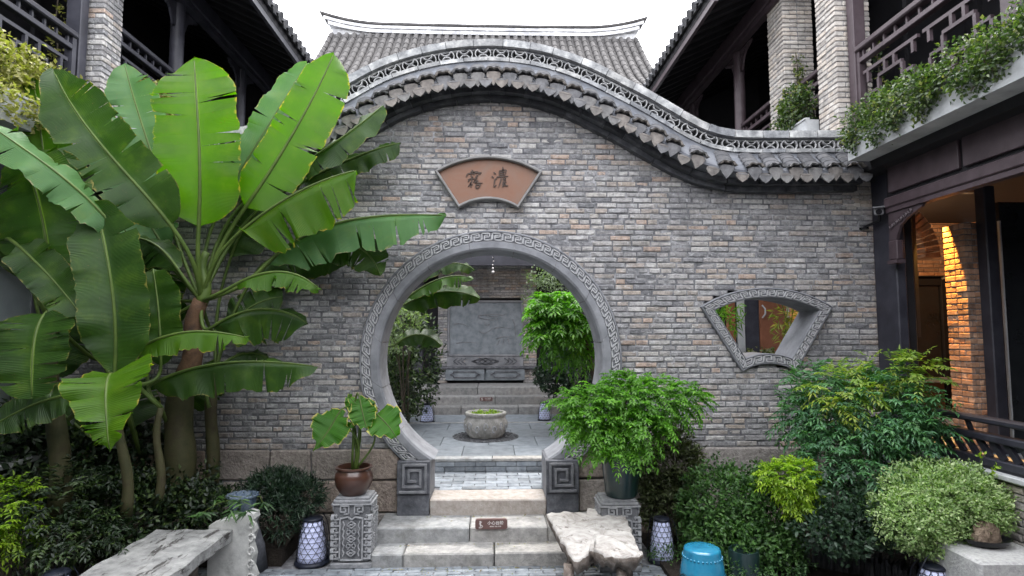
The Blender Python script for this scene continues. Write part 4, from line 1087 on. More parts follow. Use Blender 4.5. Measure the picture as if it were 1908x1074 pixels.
def pinnate(name, parent, mat, blobs, nc, pairs, rach, L, W, droop=.35, up=.25, **kw):
    """sprays of paired leaflets along arching stalks"""
    C, D = blob_clumps(blobs, nc); P, A, Nn, T = [], [], [], []
    for c, d in zip(C, D):
        d = d + sphere_dirs(1)[0] * .6 + np.array([0, -.1, up]); d /= np.linalg.norm(d); ln = rach * RNG.uniform(.7, 1.25)
        side = np.cross(d, [0, 0, 1.0]); side /= np.linalg.norm(side) + 1e-6; tone = RNG.random() * .6
        base = c - d * ln * .4
        for k in range(pairs):
            t = (k + .6) / pairs; p = base + d * ln * t - np.array([0, 0, droop * ln * t * t]); tg = d - np.array([0, 0, 2 * droop * t])
            for s in (-1, 1):
                P.append(p); A.append(side * s * 1.0 + tg * .65 + RNG.normal(size=3) * .18 - np.array([0, 0, .15])); Nn.append(np.array([0, 0, 1.0]) + RNG.normal(size=3) * .25 + d * .3); T.append(tone + RNG.random() * .38)
        P.append(base + d * ln - np.array([0, 0, droop * ln])); A.append(tg); Nn.append(np.array([0, 0, 1.0]) + d * .3); T.append(tone + .2)
    n = len(P); leaves.tone = np.array(T)
    return leaves(name, parent, mat, np.array(P), np.array(A), np.array(Nn), L * RNG.uniform(.75, 1.2, n), W * RNG.uniform(.8, 1.2, n), kind='stuff', **kw)
def px_blob(px, py, Y, rx, ry, rd=None, wt=1.0):
    """ellipsoid blob standing at depth Y whose centre and radii are measured off the photograph"""
    c = at(px, py, Y); k = Y / F; return (tuple(c), (rx * k, (rd if rd else (rx + ry) / 2 * k), ry * k), wt * rx * ry / 5000)
def stems(parent, base, tops, r=.012, m='stem', name='stem', spread=.04):
    for tp in tops:
        b = MB(); a = Vector(base) + Vector((rr(-spread, spread), rr(-spread, spread), 0)); t = Vector(tp); mid = (a + t) / 2 + Vector((rr(-.05, .05), rr(-.05, .05), .02))
        b.tube([a, a.lerp(mid, .5) + Vector((rr(-.01, .01), 0, 0)), mid, mid.lerp(t, .5), t], [r, r * .9, r * .8, r * .6, r * .35], 6); b.build(name, MAT[m], parent)

# ================================================================== shrubs on the right
def shrub(name, label, base, blobs, mat, style, cat='shrub', group=None, stem_m='stem', sr=.012, **kw):
    t = thing(name, label, cat, base, group)
    tops = [b[0] for b in blobs]; stems(t, base, tops + [tuple(np.array(c) + np.array(r) * np.array([q, 0, .2])) for c, r, w_ in blobs[:3] for q in (-.5, .5)], sr, stem_m)
    if style == 'bushy': bushy('foliage', t, MAT[mat], blobs, **kw)
    else: pinnate('foliage', t, MAT[mat], blobs, **kw)
    return t
bed = MB()
bed.box(1.55, 4.02, 5.2, 6.36, -.01, .04, .5); bed.box(2.75, 4.0, 3.9, 5.2, -.012, .05, .5); bed.build('planting_bed', MAT['soil'], kind='structure')
bed = MB(); bed.box(-4.3, -1.95, 5.7, 6.36, -.01, .14, .5); bed.box(-4.3, -2.95, 3.6, 5.7, -.012, .12, .5); bed.build('planting_bed', MAT['soil'], kind='structure')
shrub('hedge_bush', 'clipped dark green hedge bush behind the blue drum stool', at(1370, 1045, 5.5).to_tuple(), [px_blob(1350, 945, 5.6, 85, 80), px_blob(1420, 960, 5.45, 70, 85), px_blob(1315, 1000, 5.5, 45, 45), px_blob(1400, 1010, 5.3, 90, 45), px_blob(1350, 1015, 5.4, 60, 35)], 'leaf_hedge', 'bushy', nc=1150, per=11, spread=.028, L=.042, W=.026)
shrub('bronze_shrub', 'bronze leaved shrub growing beside the green pot against the wall', at(1250, 1000, 5.85).to_tuple(), [px_blob(1250, 880, 6.05, 60, 72, .2), px_blob(1245, 940, 6.0, 50, 55, .2), px_blob(1265, 815, 6.1, 22, 30, wt=.5)], 'leaf_bronze', 'bushy', nc=520, per=10, spread=.03, L=.06, W=.024)
t = thing('lime_shrub', 'small bright lime green shrub in front of the granite footing', 'shrub', at(1475, 1000, 5.15).to_tuple())
pinnate('foliage', t, MAT['leaf_lime'], [px_blob(1472, 888, 5.1, 52, 38), px_blob(1490, 925, 5.05, 34, 34)], 340, 5, .10, .042, .017); stems(t, at(1475, 1000, 5.15), [at(1450, 880, 5.1), at(1490, 870, 5.1), at(1475, 900, 5.05)])
nb = [px_blob(1600, 775, 5.35, 120, 85), px_blob(1530, 730, 5.5, 70, 60), px_blob(1660, 750, 5.3, 85, 75), px_blob(1590, 860, 5.2, 105, 70), px_blob(1700, 800, 5.1, 55, 60), px_blob(1490, 775, 5.6, 40, 50)]
t = thing('nandina', 'tall feathery green shrub with yellow tips against the right end of the wall', 'shrub', at(1600, 985, 5.2).to_tuple())
pinnate('foliage', t, MAT['leaf_nandina'], nb, 900, 6, .20, .062, .019); stems(t, at(1600, 985, 5.2), [at(x, y, 5.3) for x, y in ((1530, 730), (1600, 720), (1660, 740), (1700, 790), (1560, 800), (1640, 820))], .012)
pinnate('young_foliage', t, MAT['leaf_nantip'], [px_blob(1570, 720, 5.2, 65, 50), px_blob(1640, 690, 5.25, 55, 35), px_blob(1705, 690, 5.15, 48, 45), px_blob(1560, 765, 5.1, 40, 25, wt=.5)], 150, 6, .17, .058, .018)
shrub('dark_shrub', 'low dark green shrub under the feathery shrub behind the slate edging', at(1590, 1020, 4.9).to_tuple(), [px_blob(1590, 940, 4.95, 80, 62), px_blob(1650, 975, 4.8, 60, 45), px_blob(1560, 990, 4.85, 70, 40)], 'leaf_dark', 'bushy', nc=560, per=10, spread=.03, L=.05, W=.03)
shrub('variegated_bush', 'round pale variegated bush beside the grey granite block', at(1750, 1050, 4.85).to_tuple(), [px_blob(1748, 933, 4.72, 120, 74, .34), px_blob(1695, 960, 4.62, 74, 58, .28), px_blob(1800, 945, 4.66, 72, 60, .26), px_blob(1740, 1000, 4.68, 85, 36, .25)], 'leaf_vari', 'bushy', nc=2800, per=11, spread=.018, L=.029, W=.015)
t = thing('yellow_sprig', 'thin yellow leaved sprig rising by the stone sill on the right', 'plant', at(1832, 905, 4.62).to_tuple())
stems(t, at(1832, 905, 4.62), [at(1835, 845, 4.62)], .005, 'stemg', spread=.002); bushy('foliage', t, MAT['leaf_lime'], [px_blob(1835, 870, 4.62, 12, 25)], 14, 3, .012, .035, .02)
# low plants at the stool's foot
t = thing('edging_plants', 'fine green ground cover along the foot of the hedge', 'ground cover', at(1450, 1050, 5.0).to_tuple(), kind='stuff')
bushy('foliage', t, MAT['leaf_hedge'], [px_blob(1420, 1050, 5.1, 110, 14), px_blob(1320, 1040, 5.3, 60, 10), px_blob(1250, 1030, 5.5, 40, 9)], 240, 8, .02, .03, .015)

# ================================================================== left undergrowth
ub = [((150, 935, 4.9, 150, 70), 1), ((300, 960, 5.2, 130, 65), 1), ((60, 960, 4.7, 90, 80), 1), ((390, 970, 5.4, 80, 50), 1)]
for (lab, bl, m_, sty, kw) in (
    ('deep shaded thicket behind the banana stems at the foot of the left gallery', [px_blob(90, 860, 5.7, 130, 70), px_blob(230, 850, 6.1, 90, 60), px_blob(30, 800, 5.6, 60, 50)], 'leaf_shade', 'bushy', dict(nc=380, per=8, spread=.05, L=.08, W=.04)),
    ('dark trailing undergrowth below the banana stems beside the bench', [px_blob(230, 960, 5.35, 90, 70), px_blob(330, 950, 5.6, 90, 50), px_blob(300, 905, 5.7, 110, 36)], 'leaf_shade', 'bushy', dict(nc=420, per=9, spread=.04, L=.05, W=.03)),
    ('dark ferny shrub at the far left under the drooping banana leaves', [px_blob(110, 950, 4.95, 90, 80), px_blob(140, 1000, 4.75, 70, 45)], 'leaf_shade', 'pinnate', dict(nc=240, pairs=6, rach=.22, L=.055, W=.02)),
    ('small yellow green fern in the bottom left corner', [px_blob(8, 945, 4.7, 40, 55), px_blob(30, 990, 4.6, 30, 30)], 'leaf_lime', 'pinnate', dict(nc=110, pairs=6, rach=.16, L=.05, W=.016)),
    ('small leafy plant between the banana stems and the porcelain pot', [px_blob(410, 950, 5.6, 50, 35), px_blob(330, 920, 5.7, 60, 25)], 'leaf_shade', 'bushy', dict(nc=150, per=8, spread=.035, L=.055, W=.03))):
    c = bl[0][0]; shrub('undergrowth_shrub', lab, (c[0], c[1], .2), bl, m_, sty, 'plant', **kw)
shrub('dwarf_pine', 'dark cushion shaped dwarf pine behind the tall lantern', at(525, 1030, 5.85).to_tuple(), [px_blob(505, 915, 5.85, 55, 28), px_blob(560, 925, 5.8, 40, 26), px_blob(525, 900, 5.9, 55, 20), px_blob(530, 960, 5.8, 50, 35, wt=.5)], 'leaf_dark', 'bushy', nc=420, per=14, spread=.025, L=.07, W=.010)

# ================================================================== balcony planting
def drape(name, label, pts, mat, n, L=.05, W=.032, cat='trailing plant'):
    c = pts[0][0]; t = thing(name, label, cat, c)
    bushy('foliage', t, MAT[mat], pts, n, 9, .032, L, W, up=.1)
    for p in pts[::2]:
        b = MB(); a = Vector(p[0]); b.tube([a + Vector((0, 0, -p[1][2] * .6)), a + Vector((rr(-.1, .1), rr(-.1, .1), 0)), a + Vector((rr(-.2, .2), rr(-.1, .1), p[1][2] * .7))], [.008, .006, .003], 5); b.build('stem', MAT['stem'], t)
    return t
pts = []
for i in range(13):
    y = 5.80 - i * .185; drop = .06 if i < 7 else .02
    pts.append(((3.80 + rr(-.03, .03), y, 4.29 + rr(-.03, .06)), (.17, .15, .17 + rr(-.04, .07)), 1.0))
    if i % 3 != 1 and i < 11: pts.append(((3.70, y + rr(-.05, .05), 4.16 + rr(-.07, .04)), (.07, rr(.08, .14), rr(.10, .16)), .6))
drape('trailing_plant', 'long mass of mixed green leaves spilling over the right balcony planter', pts, 'leaf_ivy', 950, .042, .026)
drape('trailing_plant', 'green leaves in the short planter between the two brick piers', [((3.84, 7.2, 4.95), (.17, .32, .24), 1), ((3.80, 7.35, 4.75), (.12, .2, .22), .6), ((3.82, 7.1, 5.1), (.12, .25, .15), .4)], 'leaf_ivy', 240, .05, .03)
drape('trailing_plant', 'green leaves before the balcony railing beyond the far brick pier', [((3.84, 8.5, 4.78), (.13, .4, .20), 1), ((3.84, 8.9, 4.70), (.12, .2, .16), .6)], 'leaf_silver', 150, .05, .03)
pts = [((-4.32, 5.95 - i * .2, 4.50 + rr(-.04, .06)), (.17, .17, .24), 1) for i in range(14)] + [((-4.12, 5.9 - i * .28, 4.10), (.08, .15, .16), .5) for i in range(8)]
drape('trailing_plant', 'pale yellow green leaves spilling over the left balcony planter', pts, 'leaf_ivyy', 760)
drape('trailing_plant', 'pale yellow leaves by the left balcony railing beyond the brick pier', [((-4.26, 7.35, 5.02), (.13, .38, .24), 1)], 'leaf_ivyy', 170)
def climber(label, x, y, z0, z1, mat, wd=.05):
    t = thing('climbing_vine', label, 'vine', (x, y, z0)); b = MB(); P = [(x + rr(-.02, .02), y, lerp(z0, z1, i / 8)) for i in range(9)]; b.tube(P, .006, 5); b.build('stem', MAT['stem'], t)
    bushy('foliage', t, MAT[mat], [((x, y, lerp(z0, z1, (i + .5) / 6)), (wd, wd, (z1 - z0) / 10), 1) for i in range(6)], 70, 5, .025, .045, .03)
climber('thin vine climbing beside the left brick pier', XL - .46, 6.36, 4.1, 6.0, 'leaf_ivyy')
climber('thin vine climbing beside the nearer right brick pier', XR + .47, 6.37, 4.1, 5.5, 'leaf_ivy', .06)
climber('thin vine hanging between the two right brick piers', XR + .16, 7.53, 4.3, 5.9, 'leaf_ivy', .06)

# ================================================================== inner court planting, seen through the gate
tr = thing('pinnate_tree', 'bright green feathery tree in the inner court seen through the gate', 'tree', (1.62, 9.6, .58))
b = MB(); b.tube([(1.75, 9.7, .55), (1.7, 9.7, 1.2), (1.55, 9.6, 1.9), (1.35, 9.5, 2.4)], [.05, .045, .035, .02], 8); b.build('trunk', MAT['stem'], tr)
pinnate('crown', tr, MAT['leaf_fern'], [px_blob(1045, 575, 9.3, 55, 42), px_blob(1030, 610, 9.2, 45, 40), px_blob(1080, 600, 9.3, 45, 60), px_blob(1070, 650, 9.3, 28, 30, wt=.6), px_blob(1020, 575, 9.4, 28, 30)], 360, 7, .28, .11, .036, droop=.5)
tr = thing('silver_tree', 'small leaved grey green tree above the bright one in the inner court', 'tree', (2.1, 10.2, .58))
b = MB(); b.tube([(2.1, 10.2, .55), (2.0, 10.2, 1.6), (1.5, 10.2, 2.9)], [.05, .04, .015], 8); b.build('trunk', MAT['stem'], tr)
bushy('crown', tr, MAT['leaf_silver'], [px_blob(1040, 525, 10.2, 45, 22), px_blob(1000, 515, 10.2, 26, 14, wt=.5), px_blob(990, 555, 10.2, 18, 10, wt=.4)], 130, 7, .05, .06, .025)
shrub('inner_shrub', 'dark round shrub beside the right hall steps in the inner court', at(1030, 735, 10.9).to_tuple(), [px_blob(1030, 700, 10.9, 32, 36), px_blob(1080, 715, 10.5, 34, 36)], 'leaf_dark', 'bushy', nc=240, per=8, spread=.04, L=.08, W=.045)
shrub('inner_shrub', 'pale flecked shrub at the left inside the round gate', at(755, 770, 9.0).to_tuple(), [px_blob(765, 590, 9.0, 22, 34), px_blob(742, 630, 8.8, 20, 30)], 'leaf_silver', 'bushy', nc=70, per=7, spread=.05, L=.075, W=.04)
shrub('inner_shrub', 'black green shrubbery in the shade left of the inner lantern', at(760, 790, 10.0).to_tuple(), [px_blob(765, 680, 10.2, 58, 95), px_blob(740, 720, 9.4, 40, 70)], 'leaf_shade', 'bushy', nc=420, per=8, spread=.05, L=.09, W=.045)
shrub('inner_shrub', 'low leaves showing over the lower edge of the fan window', at(1420, 690, 8.6).to_tuple(), [px_blob(1415, 664, 8.6, 32, 10), px_blob(1440, 668, 8.6, 20, 8)], 'leaf_bronze', 'bushy', nc=60, per=7, spread=.03, L=.06, W=.04)
def bamboo(label, x, y, zt, cl, n, mat='leaf_bamboo'):
    t = thing('bamboo', label, 'bamboo', (x, y, .58))
    for k in range(3):
        b = MB(); xx = x + rr(-.08, .08); P = [(xx + .04 * i * rr(-.3, .3), y + rr(-.02, .02), lerp(.55, zt, i / 8)) for i in range(9)]; b.tube(P, [.014 - .001 * i for i in range(9)], 6); b.build('culm', MAT['stemg'], t)
    C, D = blob_clumps(cl, n); idx = np.repeat(np.arange(len(C)), 6); m = len(idx)
    A = D[idx] * .5 + RNG.normal(size=(m, 3)) * .6 + np.array([-.2, -.2, -.25]); leaves('foliage', t, MAT[mat], C[idx] + RNG.normal(size=(m, 3)) * .02, A, RNG.normal(size=(m, 3)) * .5 + np.array([0, -.5, .7]), RNG.uniform(.10, .17, m), RNG.uniform(.014, .022, m), kind='stuff')
bamboo('yellow green bamboo behind the right side of the fan window', at(1470, 650, 8.3).x, 8.3, 2.9, [px_blob(1465, 590, 8.3, 32, 25), px_blob(1460, 620, 8.3, 28, 16), px_blob(1490, 600, 8.2, 20, 40)], 30)
bamboo('green bamboo behind the left corner of the fan window', at(1345, 650, 8.0).x, 8.0, 2.9, [px_blob(1355, 572, 8.0, 24, 10), px_blob(1360, 600, 8.0, 22, 30, wt=.6)], 26, 'leaf_fern')

# ================================================================== banana plants
def banana_mat(name, dark, mid, edgec, trans, veins=1.0, gloss=.38, elo=1.185):
    m, t, p, o = newmat(name)
    ac = N(t, 'ShaderNodeAttribute', attribute_name='across'); al = N(t, 'ShaderNodeAttribute', attribute_name='along')
    v = wcoord(t); n = noise(t, v, 3.0, 4, .6)
    c = ramp(t, [(.3, dark), (.7, mid)]); t.links.new(n, c.inputs[0]); c = c.outputs[0]
    # fine side veins: stripes by distance along the rib
    s = N(t, 'ShaderNodeMath', operation='MULTIPLY'); t.links.new(al.outputs['Fac'], s.inputs[0]); s.inputs[1].default_value = 620
    sn = N(t, 'ShaderNodeMath', operation='SINE'); t.links.new(s.outputs[0], sn.inputs[0])
    w2 = N(t, 'ShaderNodeMapRange'); t.links.new(sn.outputs[0], w2.inputs[0]); w2.inputs[1].default_value = -1; w2.inputs[3].default_value = .90; w2.inputs[4].default_value = 1.08
    cc = N(t, 'ShaderNodeCombineXYZ'); [t.links.new(w2.outputs[0], cc.inputs[i]) for i in range(3)]
    c = mixc(t, veins, c, cc.outputs[0], 'MULTIPLY')
    nb_ = noise(t, v, 6, 5, .65); bl = ramp(t, [(.52, (0, 0, 0)), (.72, (.28,) * 3)]); t.links.new(nb_, bl.inputs[0]); c = mixc(t, bl.outputs[0], c, (.10, .15, .015))
    ns_ = noise(t, v, 55, 3, .6); sl = ramp(t, [(.66, (0, 0, 0)), (.72, (.7,) * 3)]); t.links.new(ns_, sl.inputs[0]); c = mixc(t, sl.outputs[0], c, (.10, .075, .03))
    rb = ramp(t, [(.0, (1, 1, 1)), (.022, (1, 1, 1)), (.05, (0, 0, 0))]); t.links.new(ac.outputs['Fac'], rb.inputs[0])
    c = mixc(t, rb.outputs[0], c, (.16, .24, .05))
    n2 = noise(t, v, 14, 5, .7); ad = N(t, 'ShaderNodeMath', operation='MULTIPLY_ADD'); t.links.new(n2, ad.inputs[0]); ad.inputs[1].default_value = .42; t.links.new(ac.outputs['Fac'], ad.inputs[2])
    eb = ramp(t, [(1.00, (0, 0, 0)), (1.0, (0, 0, 0))]); 
    mr = N(t, 'ShaderNodeMapRange'); t.links.new(ad.outputs[0], mr.inputs[0]); mr.inputs[1].default_value = elo; mr.inputs[2].default_value = elo + .065
    c = mixc(t, mr.outputs[0], c, edgec)
    t.links.new(c, p.inputs['Base Color']); p.inputs['Roughness'].default_value = gloss; p.inputs['Specular IOR Level'].default_value = .28
    b = N(t, 'ShaderNodeBump'); b.inputs['Strength'].default_value = .35; b.inputs['Distance'].default_value = .004; t.links.new(sn.outputs[0], b.inputs['Height']); t.links.new(b.outputs[0], p.inputs['Normal'])
    tr = N(t, 'ShaderNodeBsdfTranslucent'); tc = mixc(t, 1.0, c, (1.55, 2.1, .02), 'MULTIPLY'); t.links.new(tc, tr.inputs['Color'])
    ms = N(t, 'ShaderNodeMixShader'); ms.inputs[0].default_value = trans
    t.links.new(p.outputs[0], ms.inputs[1]); t.links.new(tr.outputs[0], ms.inputs[2]); t.links.new(ms.outputs[0], o.inputs['Surface'])
    return m
MAT['ban'] = banana_mat('banana leaf', (.030, .085, .004), (.050, .125, .005), (.33, .22, .05), .42)
MAT['band'] = banana_mat('dark banana leaf', (.013, .038, .005), (.028, .070, .007), (.20, .17, .05), .24)  # darker, less translucent leaf colour
MAT['banl'] = banana_mat('light banana leaf', (.042, .108, .003), (.064, .145, .004), (.34, .25, .05), .44)  # lighter, more translucent leaf colour
MAT['bang'] = banana_mat('waxy banana leaf', (.04, .11, .03), (.065, .155, .045), (.22, .2, .1), .25, gloss=.45)
MAT['pseudo'] = surf('banana stem sheath', [(.022, .028, .010), (.05, .048, .02), (.035, .026, .016)], 5, .7, .5, 30, .008)
MAT['sheath'] = surf('dry banana sheath', [(.05, .028, .015), (.10, .055, .03), (.045, .028, .02)], 9, .85, .8, 40, .01)

def bez(P, t):
    P = [Vector(p) for p in P]
    while len(P) > 1: P = [a.lerp(b_, t) for a, b_ in zip(P, P[1:])]
    return P[0]
def profile_banana(t): 
    a = min(1, t / .16) ** .6; e = min(1, (1 - t) / .22) ** .55; return a * e * (1 - .12 * abs(t - .45))
def profile_point(t): return min(1, t / .2) ** .7 * min(1, (1 - t) / .6) ** .75
def profile_heart(t): return max(0, (math.sin(math.pi * min(1, (t * .93 + .16)))) ** .8) * (1.08 - .75 * max(0, t - .3))
def big_leaf(parent, ctrl, hw, nrm, mat, fold=.25, wave=.018, tears=3, prof=profile_banana, name='leaf', n=44, m=5, fl=1.0, fr=1.0, curl=0, petiole=None, pr=.016, lab=None, ragged=.03):
    """one large leaf: midrib along a bezier, two blades folded about it, wavy and torn margins"""
    ctrl = [Vector(c) for c in ctrl]; nrm = Vector(nrm).normalized()
    ts = [i / (n - 1) for i in range(n)]; cs = [bez(ctrl, t) for t in ts]
    rnd = random.Random(random.random()); ph = [rnd.uniform(0, 6.28) for _ in range(6)]
    cuts = {-1: set(rnd.sample(range(8, n - 5), min(int(tears * 1.7), n - 14))), 1: set(rnd.sample(range(8, n - 5), min(int(tears * 1.7), n - 14)))}
    V, A, Lg, Fc = [], [], [], []; rows = []
    skip = set()
    def row_at(i, s_dup=None, k0=0, amt=0, dn=0):
        t, p = ts[i], cs[i]
        tg = (cs[min(n - 1, i + 1)] - cs[max(0, i - 1)]).normalized(); sd = tg.cross(nrm)
        if sd.length < .05: sd = tg.cross(Vector((0.3, -1, .2)))
        sd.normalize(); nn = sd.cross(tg).normalized(); row = {}
        for s in (-1, 1):
            f = fl if s < 0 else fr
            w_ = hw * prof(t) * f * (1 + jit[i])
            for k in range(m + 1):
                u = k / m; a_ = fold - curl * u
                q = p + sd * s * w_ * u * math.cos(a_) + nn * w_ * u * math.sin(a_)
                wv = wave * u * (math.sin(t * 17 + ph[0] + s) + .6 * math.sin(t * 39 + ph[1] + 2 * s)) + .006 * u * math.sin(t * 120 + ph[2])
                q = q + nn * wv * min(1, hw / .1) + tg * (.02 * u * u * math.sin(t * 30 + ph[3]))
                if s_dup == s and k > k0: q = q + (tg * amt + nn * dn) * ((k - k0) / (m - k0)) ** 1.3
                if k == 0 and s == 1: continue
                row[(s, k)] = len(V); V.append(q); A.append(u); Lg.append(t)
        row[(1, 0)] = row[(-1, 0)]; rows.append(row)
    jit = [rnd.uniform(-ragged, ragged) for _ in range(n)]
    for i in range(n):
        row_at(i)
        for s in (-1, 1):
            if i in cuts[s]:
                skip.add(len(rows) - 1); row_at(i, s, rnd.choice((0, 1, 1, 2)), rnd.uniform(.012, .045), rnd.uniform(-.03, .03))
    for i in range(len(rows) - 1):
        if i in skip: continue
        a, b_ = rows[i], rows[i + 1]
        for s in (-1, 1):
            for k in range(m):
                f = (a[(s, k)], a[(s, k + 1)], b_[(s, k + 1)], b_[(s, k)]); Fc.append(f if s > 0 else f[::-1])
    o = wpos(parent); me = bpy.data.meshes.new(name); me.from_pydata([tuple(v - o) for v in V], [], Fc)
    for nm, dat in (('across', A), ('along', [x * (ctrl[0] - ctrl[-1]).length for x in Lg])):
        at_ = me.attributes.new(nm, 'FLOAT', 'POINT'); at_.data.foreach_set('value', np.array(dat, dtype=np.float32))
    me.polygons.foreach_set('use_smooth', [True] * len(me.polygons)); me.materials.append(MAT[mat]); me.update()
    lf = link(name, me, parent, o)
    if lab: lf['label'] = lab
    b = MB(); P = []
    if petiole is not None:
        p0 = Vector(petiole); d0 = (cs[1] - cs[0]).normalized(); c1 = cs[0] - d0 * (cs[0] - p0).length * .45
        P = [bez([p0, p0.lerp(c1, .6) , c1, cs[0]], q / 8) for q in range(8)]
    nn_ = -nrm * 0
    P += [c for c in cs[::3]]; kk = len(P); b.tube(P, [pr * (1.25 - .95 * i / (kk - 1)) for i in range(kk)], 6); b.build('midrib', MAT['stemg'], lf, True)
    return lf
def pseudostem(parent, base, top, r0, r1, m='pseudo', lean=.03):
    b = MB(); base = Vector(base); top = Vector(top); k = 9; P = [base.lerp(top, i / k) + Vector((lean * math.sin(i * .7), 0, 0)) for i in range(k + 1)]
    b.tube(P, [lerp(r0, r1, i / k) * (1 + .05 * math.sin(i * 2.1)) for i in range(k + 1)], 14); return b.build('pseudostem', MAT[m], parent, True)
def L_(px, py, Y): return at(px, py, Y)
FC = (.05, -1, .15)     # facing the camera
UP = (0, -.35, 1)
K = lambda w_, Y: w_ * Y / F
# main tall plant: stem behind the bench, crown level with the plaque
bpl = thing('banana_plant', 'tallest banana plant with big backlit upright leaves and brown sheathed stem', 'banana plant', L_(330, 925, 5.75).to_tuple(), 'banana plants in the left bed')
H0 = L_(375, 560, 5.7)
pseudostem(bpl, L_(325, 945, 5.75), L_(345, 700, 5.75), .15, .11)
pseudostem(bpl, L_(345, 705, 5.74), L_(375, 560, 5.7), .10, .07, 'sheath')
pseudostem(bpl, L_(375, 565, 5.7), L_(385, 470, 5.7), .06, .035, 'stemg')
big_leaf(bpl, [L_(370, 425, 5.5), L_(378, 300, 5.35), L_(366, 200, 5.35), L_(362, 108, 5.5)], K(78, 5.4), (.05, -1, .1), 'banl', .12, .02, 4, petiole=H0, pr=.022)
big_leaf(bpl, [L_(455, 390, 5.6), L_(520, 300, 5.5), L_(590, 180, 5.5), L_(622, 100, 5.6)], K(56, 5.5), (.25, -1, .1), 'banl', .15, .015, 3, petiole=H0, pr=.02, fl=.75, fr=1.1)
big_leaf(bpl, [L_(425, 360, 5.9), L_(470, 280, 5.9), L_(535, 180, 5.95), L_(572, 118, 6.0)], K(44, 5.9), (-.5, -1, .3), 'bang', .3, .015, 2, petiole=H0)
big_leaf(bpl, [L_(500, 345, 5.75), L_(575, 300, 5.65), L_(660, 245, 5.6), L_(714, 196, 5.65)], K(38, 5.65), (.2, -.8, .8), 'band', -.5, .02, 2, petiole=H0)
big_leaf(bpl, [L_(560, 340, 6.0), L_(640, 300, 5.95), L_(700, 275, 5.95), L_(747, 266, 6.0)], K(34, 5.95), (.1, -.9, .7), 'band', -.5, .02, 2, petiole=H0)
big_leaf(bpl, [L_(450, 430, 5.45), L_(520, 370, 5.3), L_(600, 330, 5.25), L_(664, 318, 5.3)], K(62, 5.3), (-.1, -.9, .75), 'banl', -.75, .03, 3, petiole=H0, fl=.8, fr=1.35)
big_leaf(bpl, [L_(500, 490, 5.6), L_(580, 405, 5.6), L_(700, 395, 5.65), L_(832, 402, 5.8)], K(62, 5.65), (.05, -.75, .9), 'bang', -.75, .03, 5, petiole=H0, pr=.02)
big_leaf(bpl, [L_(590, 470, 5.75), L_(650, 440, 5.8), L_(690, 460, 5.85), L_(708, 512, 5.9)], K(40, 5.8), (.1, -1, .4), 'band', -.3, .02, 2, petiole=L_(560, 450, 5.7))
big_leaf(bpl, [L_(440, 530, 5.4), L_(500, 495, 5.3), L_(560, 500, 5.3), L_(594, 540, 5.3)], K(34, 5.3), (0, -.55, 1), 'ban', -.7, .02, 3, petiole=H0)
big_leaf(bpl, [L_(395, 610, 5.6), L_(450, 570, 5.5), L_(520, 560, 5.5), L_(575, 605, 5.55)], K(62, 5.5), (0, -.9, .8), 'band', -.8, .025, 3, petiole=H0)
big_leaf(bpl, [L_(310, 380, 5.9), L_(290, 300, 5.95), L_(250, 200, 6.0), L_(232, 118, 6.1)], K(46, 5.95), (.35, -1, .2), 'bang', .2, .02, 3, petiole=H0)
big_leaf(bpl, [L_(318, 420, 5.3), L_(250, 330, 5.1), L_(150, 250, 5.05), L_(100, 132, 5.2)], K(62, 5.1), (.1, -1, .25), 'band', .22, .025, 4, petiole=H0, pr=.02)
big_leaf(bpl, [L_(310, 470, 5.9), L_(270, 400, 5.95), L_(220, 330, 6.0), L_(190, 240, 6.05)], K(44, 5.95), (.4, -1, .3), 'bang', .3, .02, 2, petiole=H0)
big_leaf(bpl, [L_(330, 500, 5.6), L_(290, 440, 5.55), L_(240, 420, 5.55), L_(180, 480, 5.6)], K(44, 5.55), (0, -.8, .8), 'band', -.6, .02, 3, petiole=H0)
# left plant
b2 = thing('banana_plant', 'banana plant at the left frame edge with a long pale arching leaf', 'banana plant', L_(95, 900, 5.2).to_tuple(), 'banana plants in the left bed')
H1 = L_(95, 600, 5.2)
pseudostem(b2, L_(110, 960, 5.2), H1, .09, .05)
big_leaf(b2, [L_(100, 470, 5.3), L_(95, 380, 5.25), L_(80, 270, 5.3), L_(62, 145, 5.45)], K(56, 5.3), (.15, -1, .1), 'ban', .15, .02, 3, petiole=H1)
big_leaf(b2, [L_(92, 500, 5.0), L_(86, 430, 4.9), L_(70, 350, 4.9), L_(40, 280, 5.0)], K(92, 4.9), (.1, -1, -.1), 'band', -.15, .03, 3, petiole=H1)
big_leaf(b2, [L_(225, 440, 5.0), L_(150, 340, 4.8), L_(60, 290, 4.65), L_(-60, 205, 4.6)], K(46, 4.8), (.3, -.7, 1), 'bang', -.35, .025, 3, petiole=L_(200, 560, 5.2))
big_leaf(b2, [L_(30, 455, 4.9), L_(70, 490, 4.85), L_(120, 540, 4.85), L_(155, 595, 4.9)], K(38, 4.85), (.1, -1, .5), 'band', .15, .02, 2, petiole=H1)
big_leaf(b2, [L_(82, 588, 4.8), L_(62, 610, 4.7), L_(58, 670, 4.65), L_(60, 742, 4.65)], K(72, 4.7), (0, -1, .45), 'band', .2, .02, 3, petiole=H1, fl=1, fr=1.05)
big_leaf(b2, [L_(140, 735, 4.9), L_(90, 740, 4.85), L_(40, 760, 4.8), L_(-15, 795, 4.8)], K(40, 4.8), (0, -.9, .5), 'band', -.2, .02, 2, petiole=L_(130, 780, 5.1))
big_leaf(b2, [L_(40, 440, 5.5), L_(20, 400, 5.5), L_(5, 340, 5.5), L_(-20, 300, 5.5)], K(70, 5.5), (.1, -1, .1), 'band', .1, .02, 2, petiole=H1)
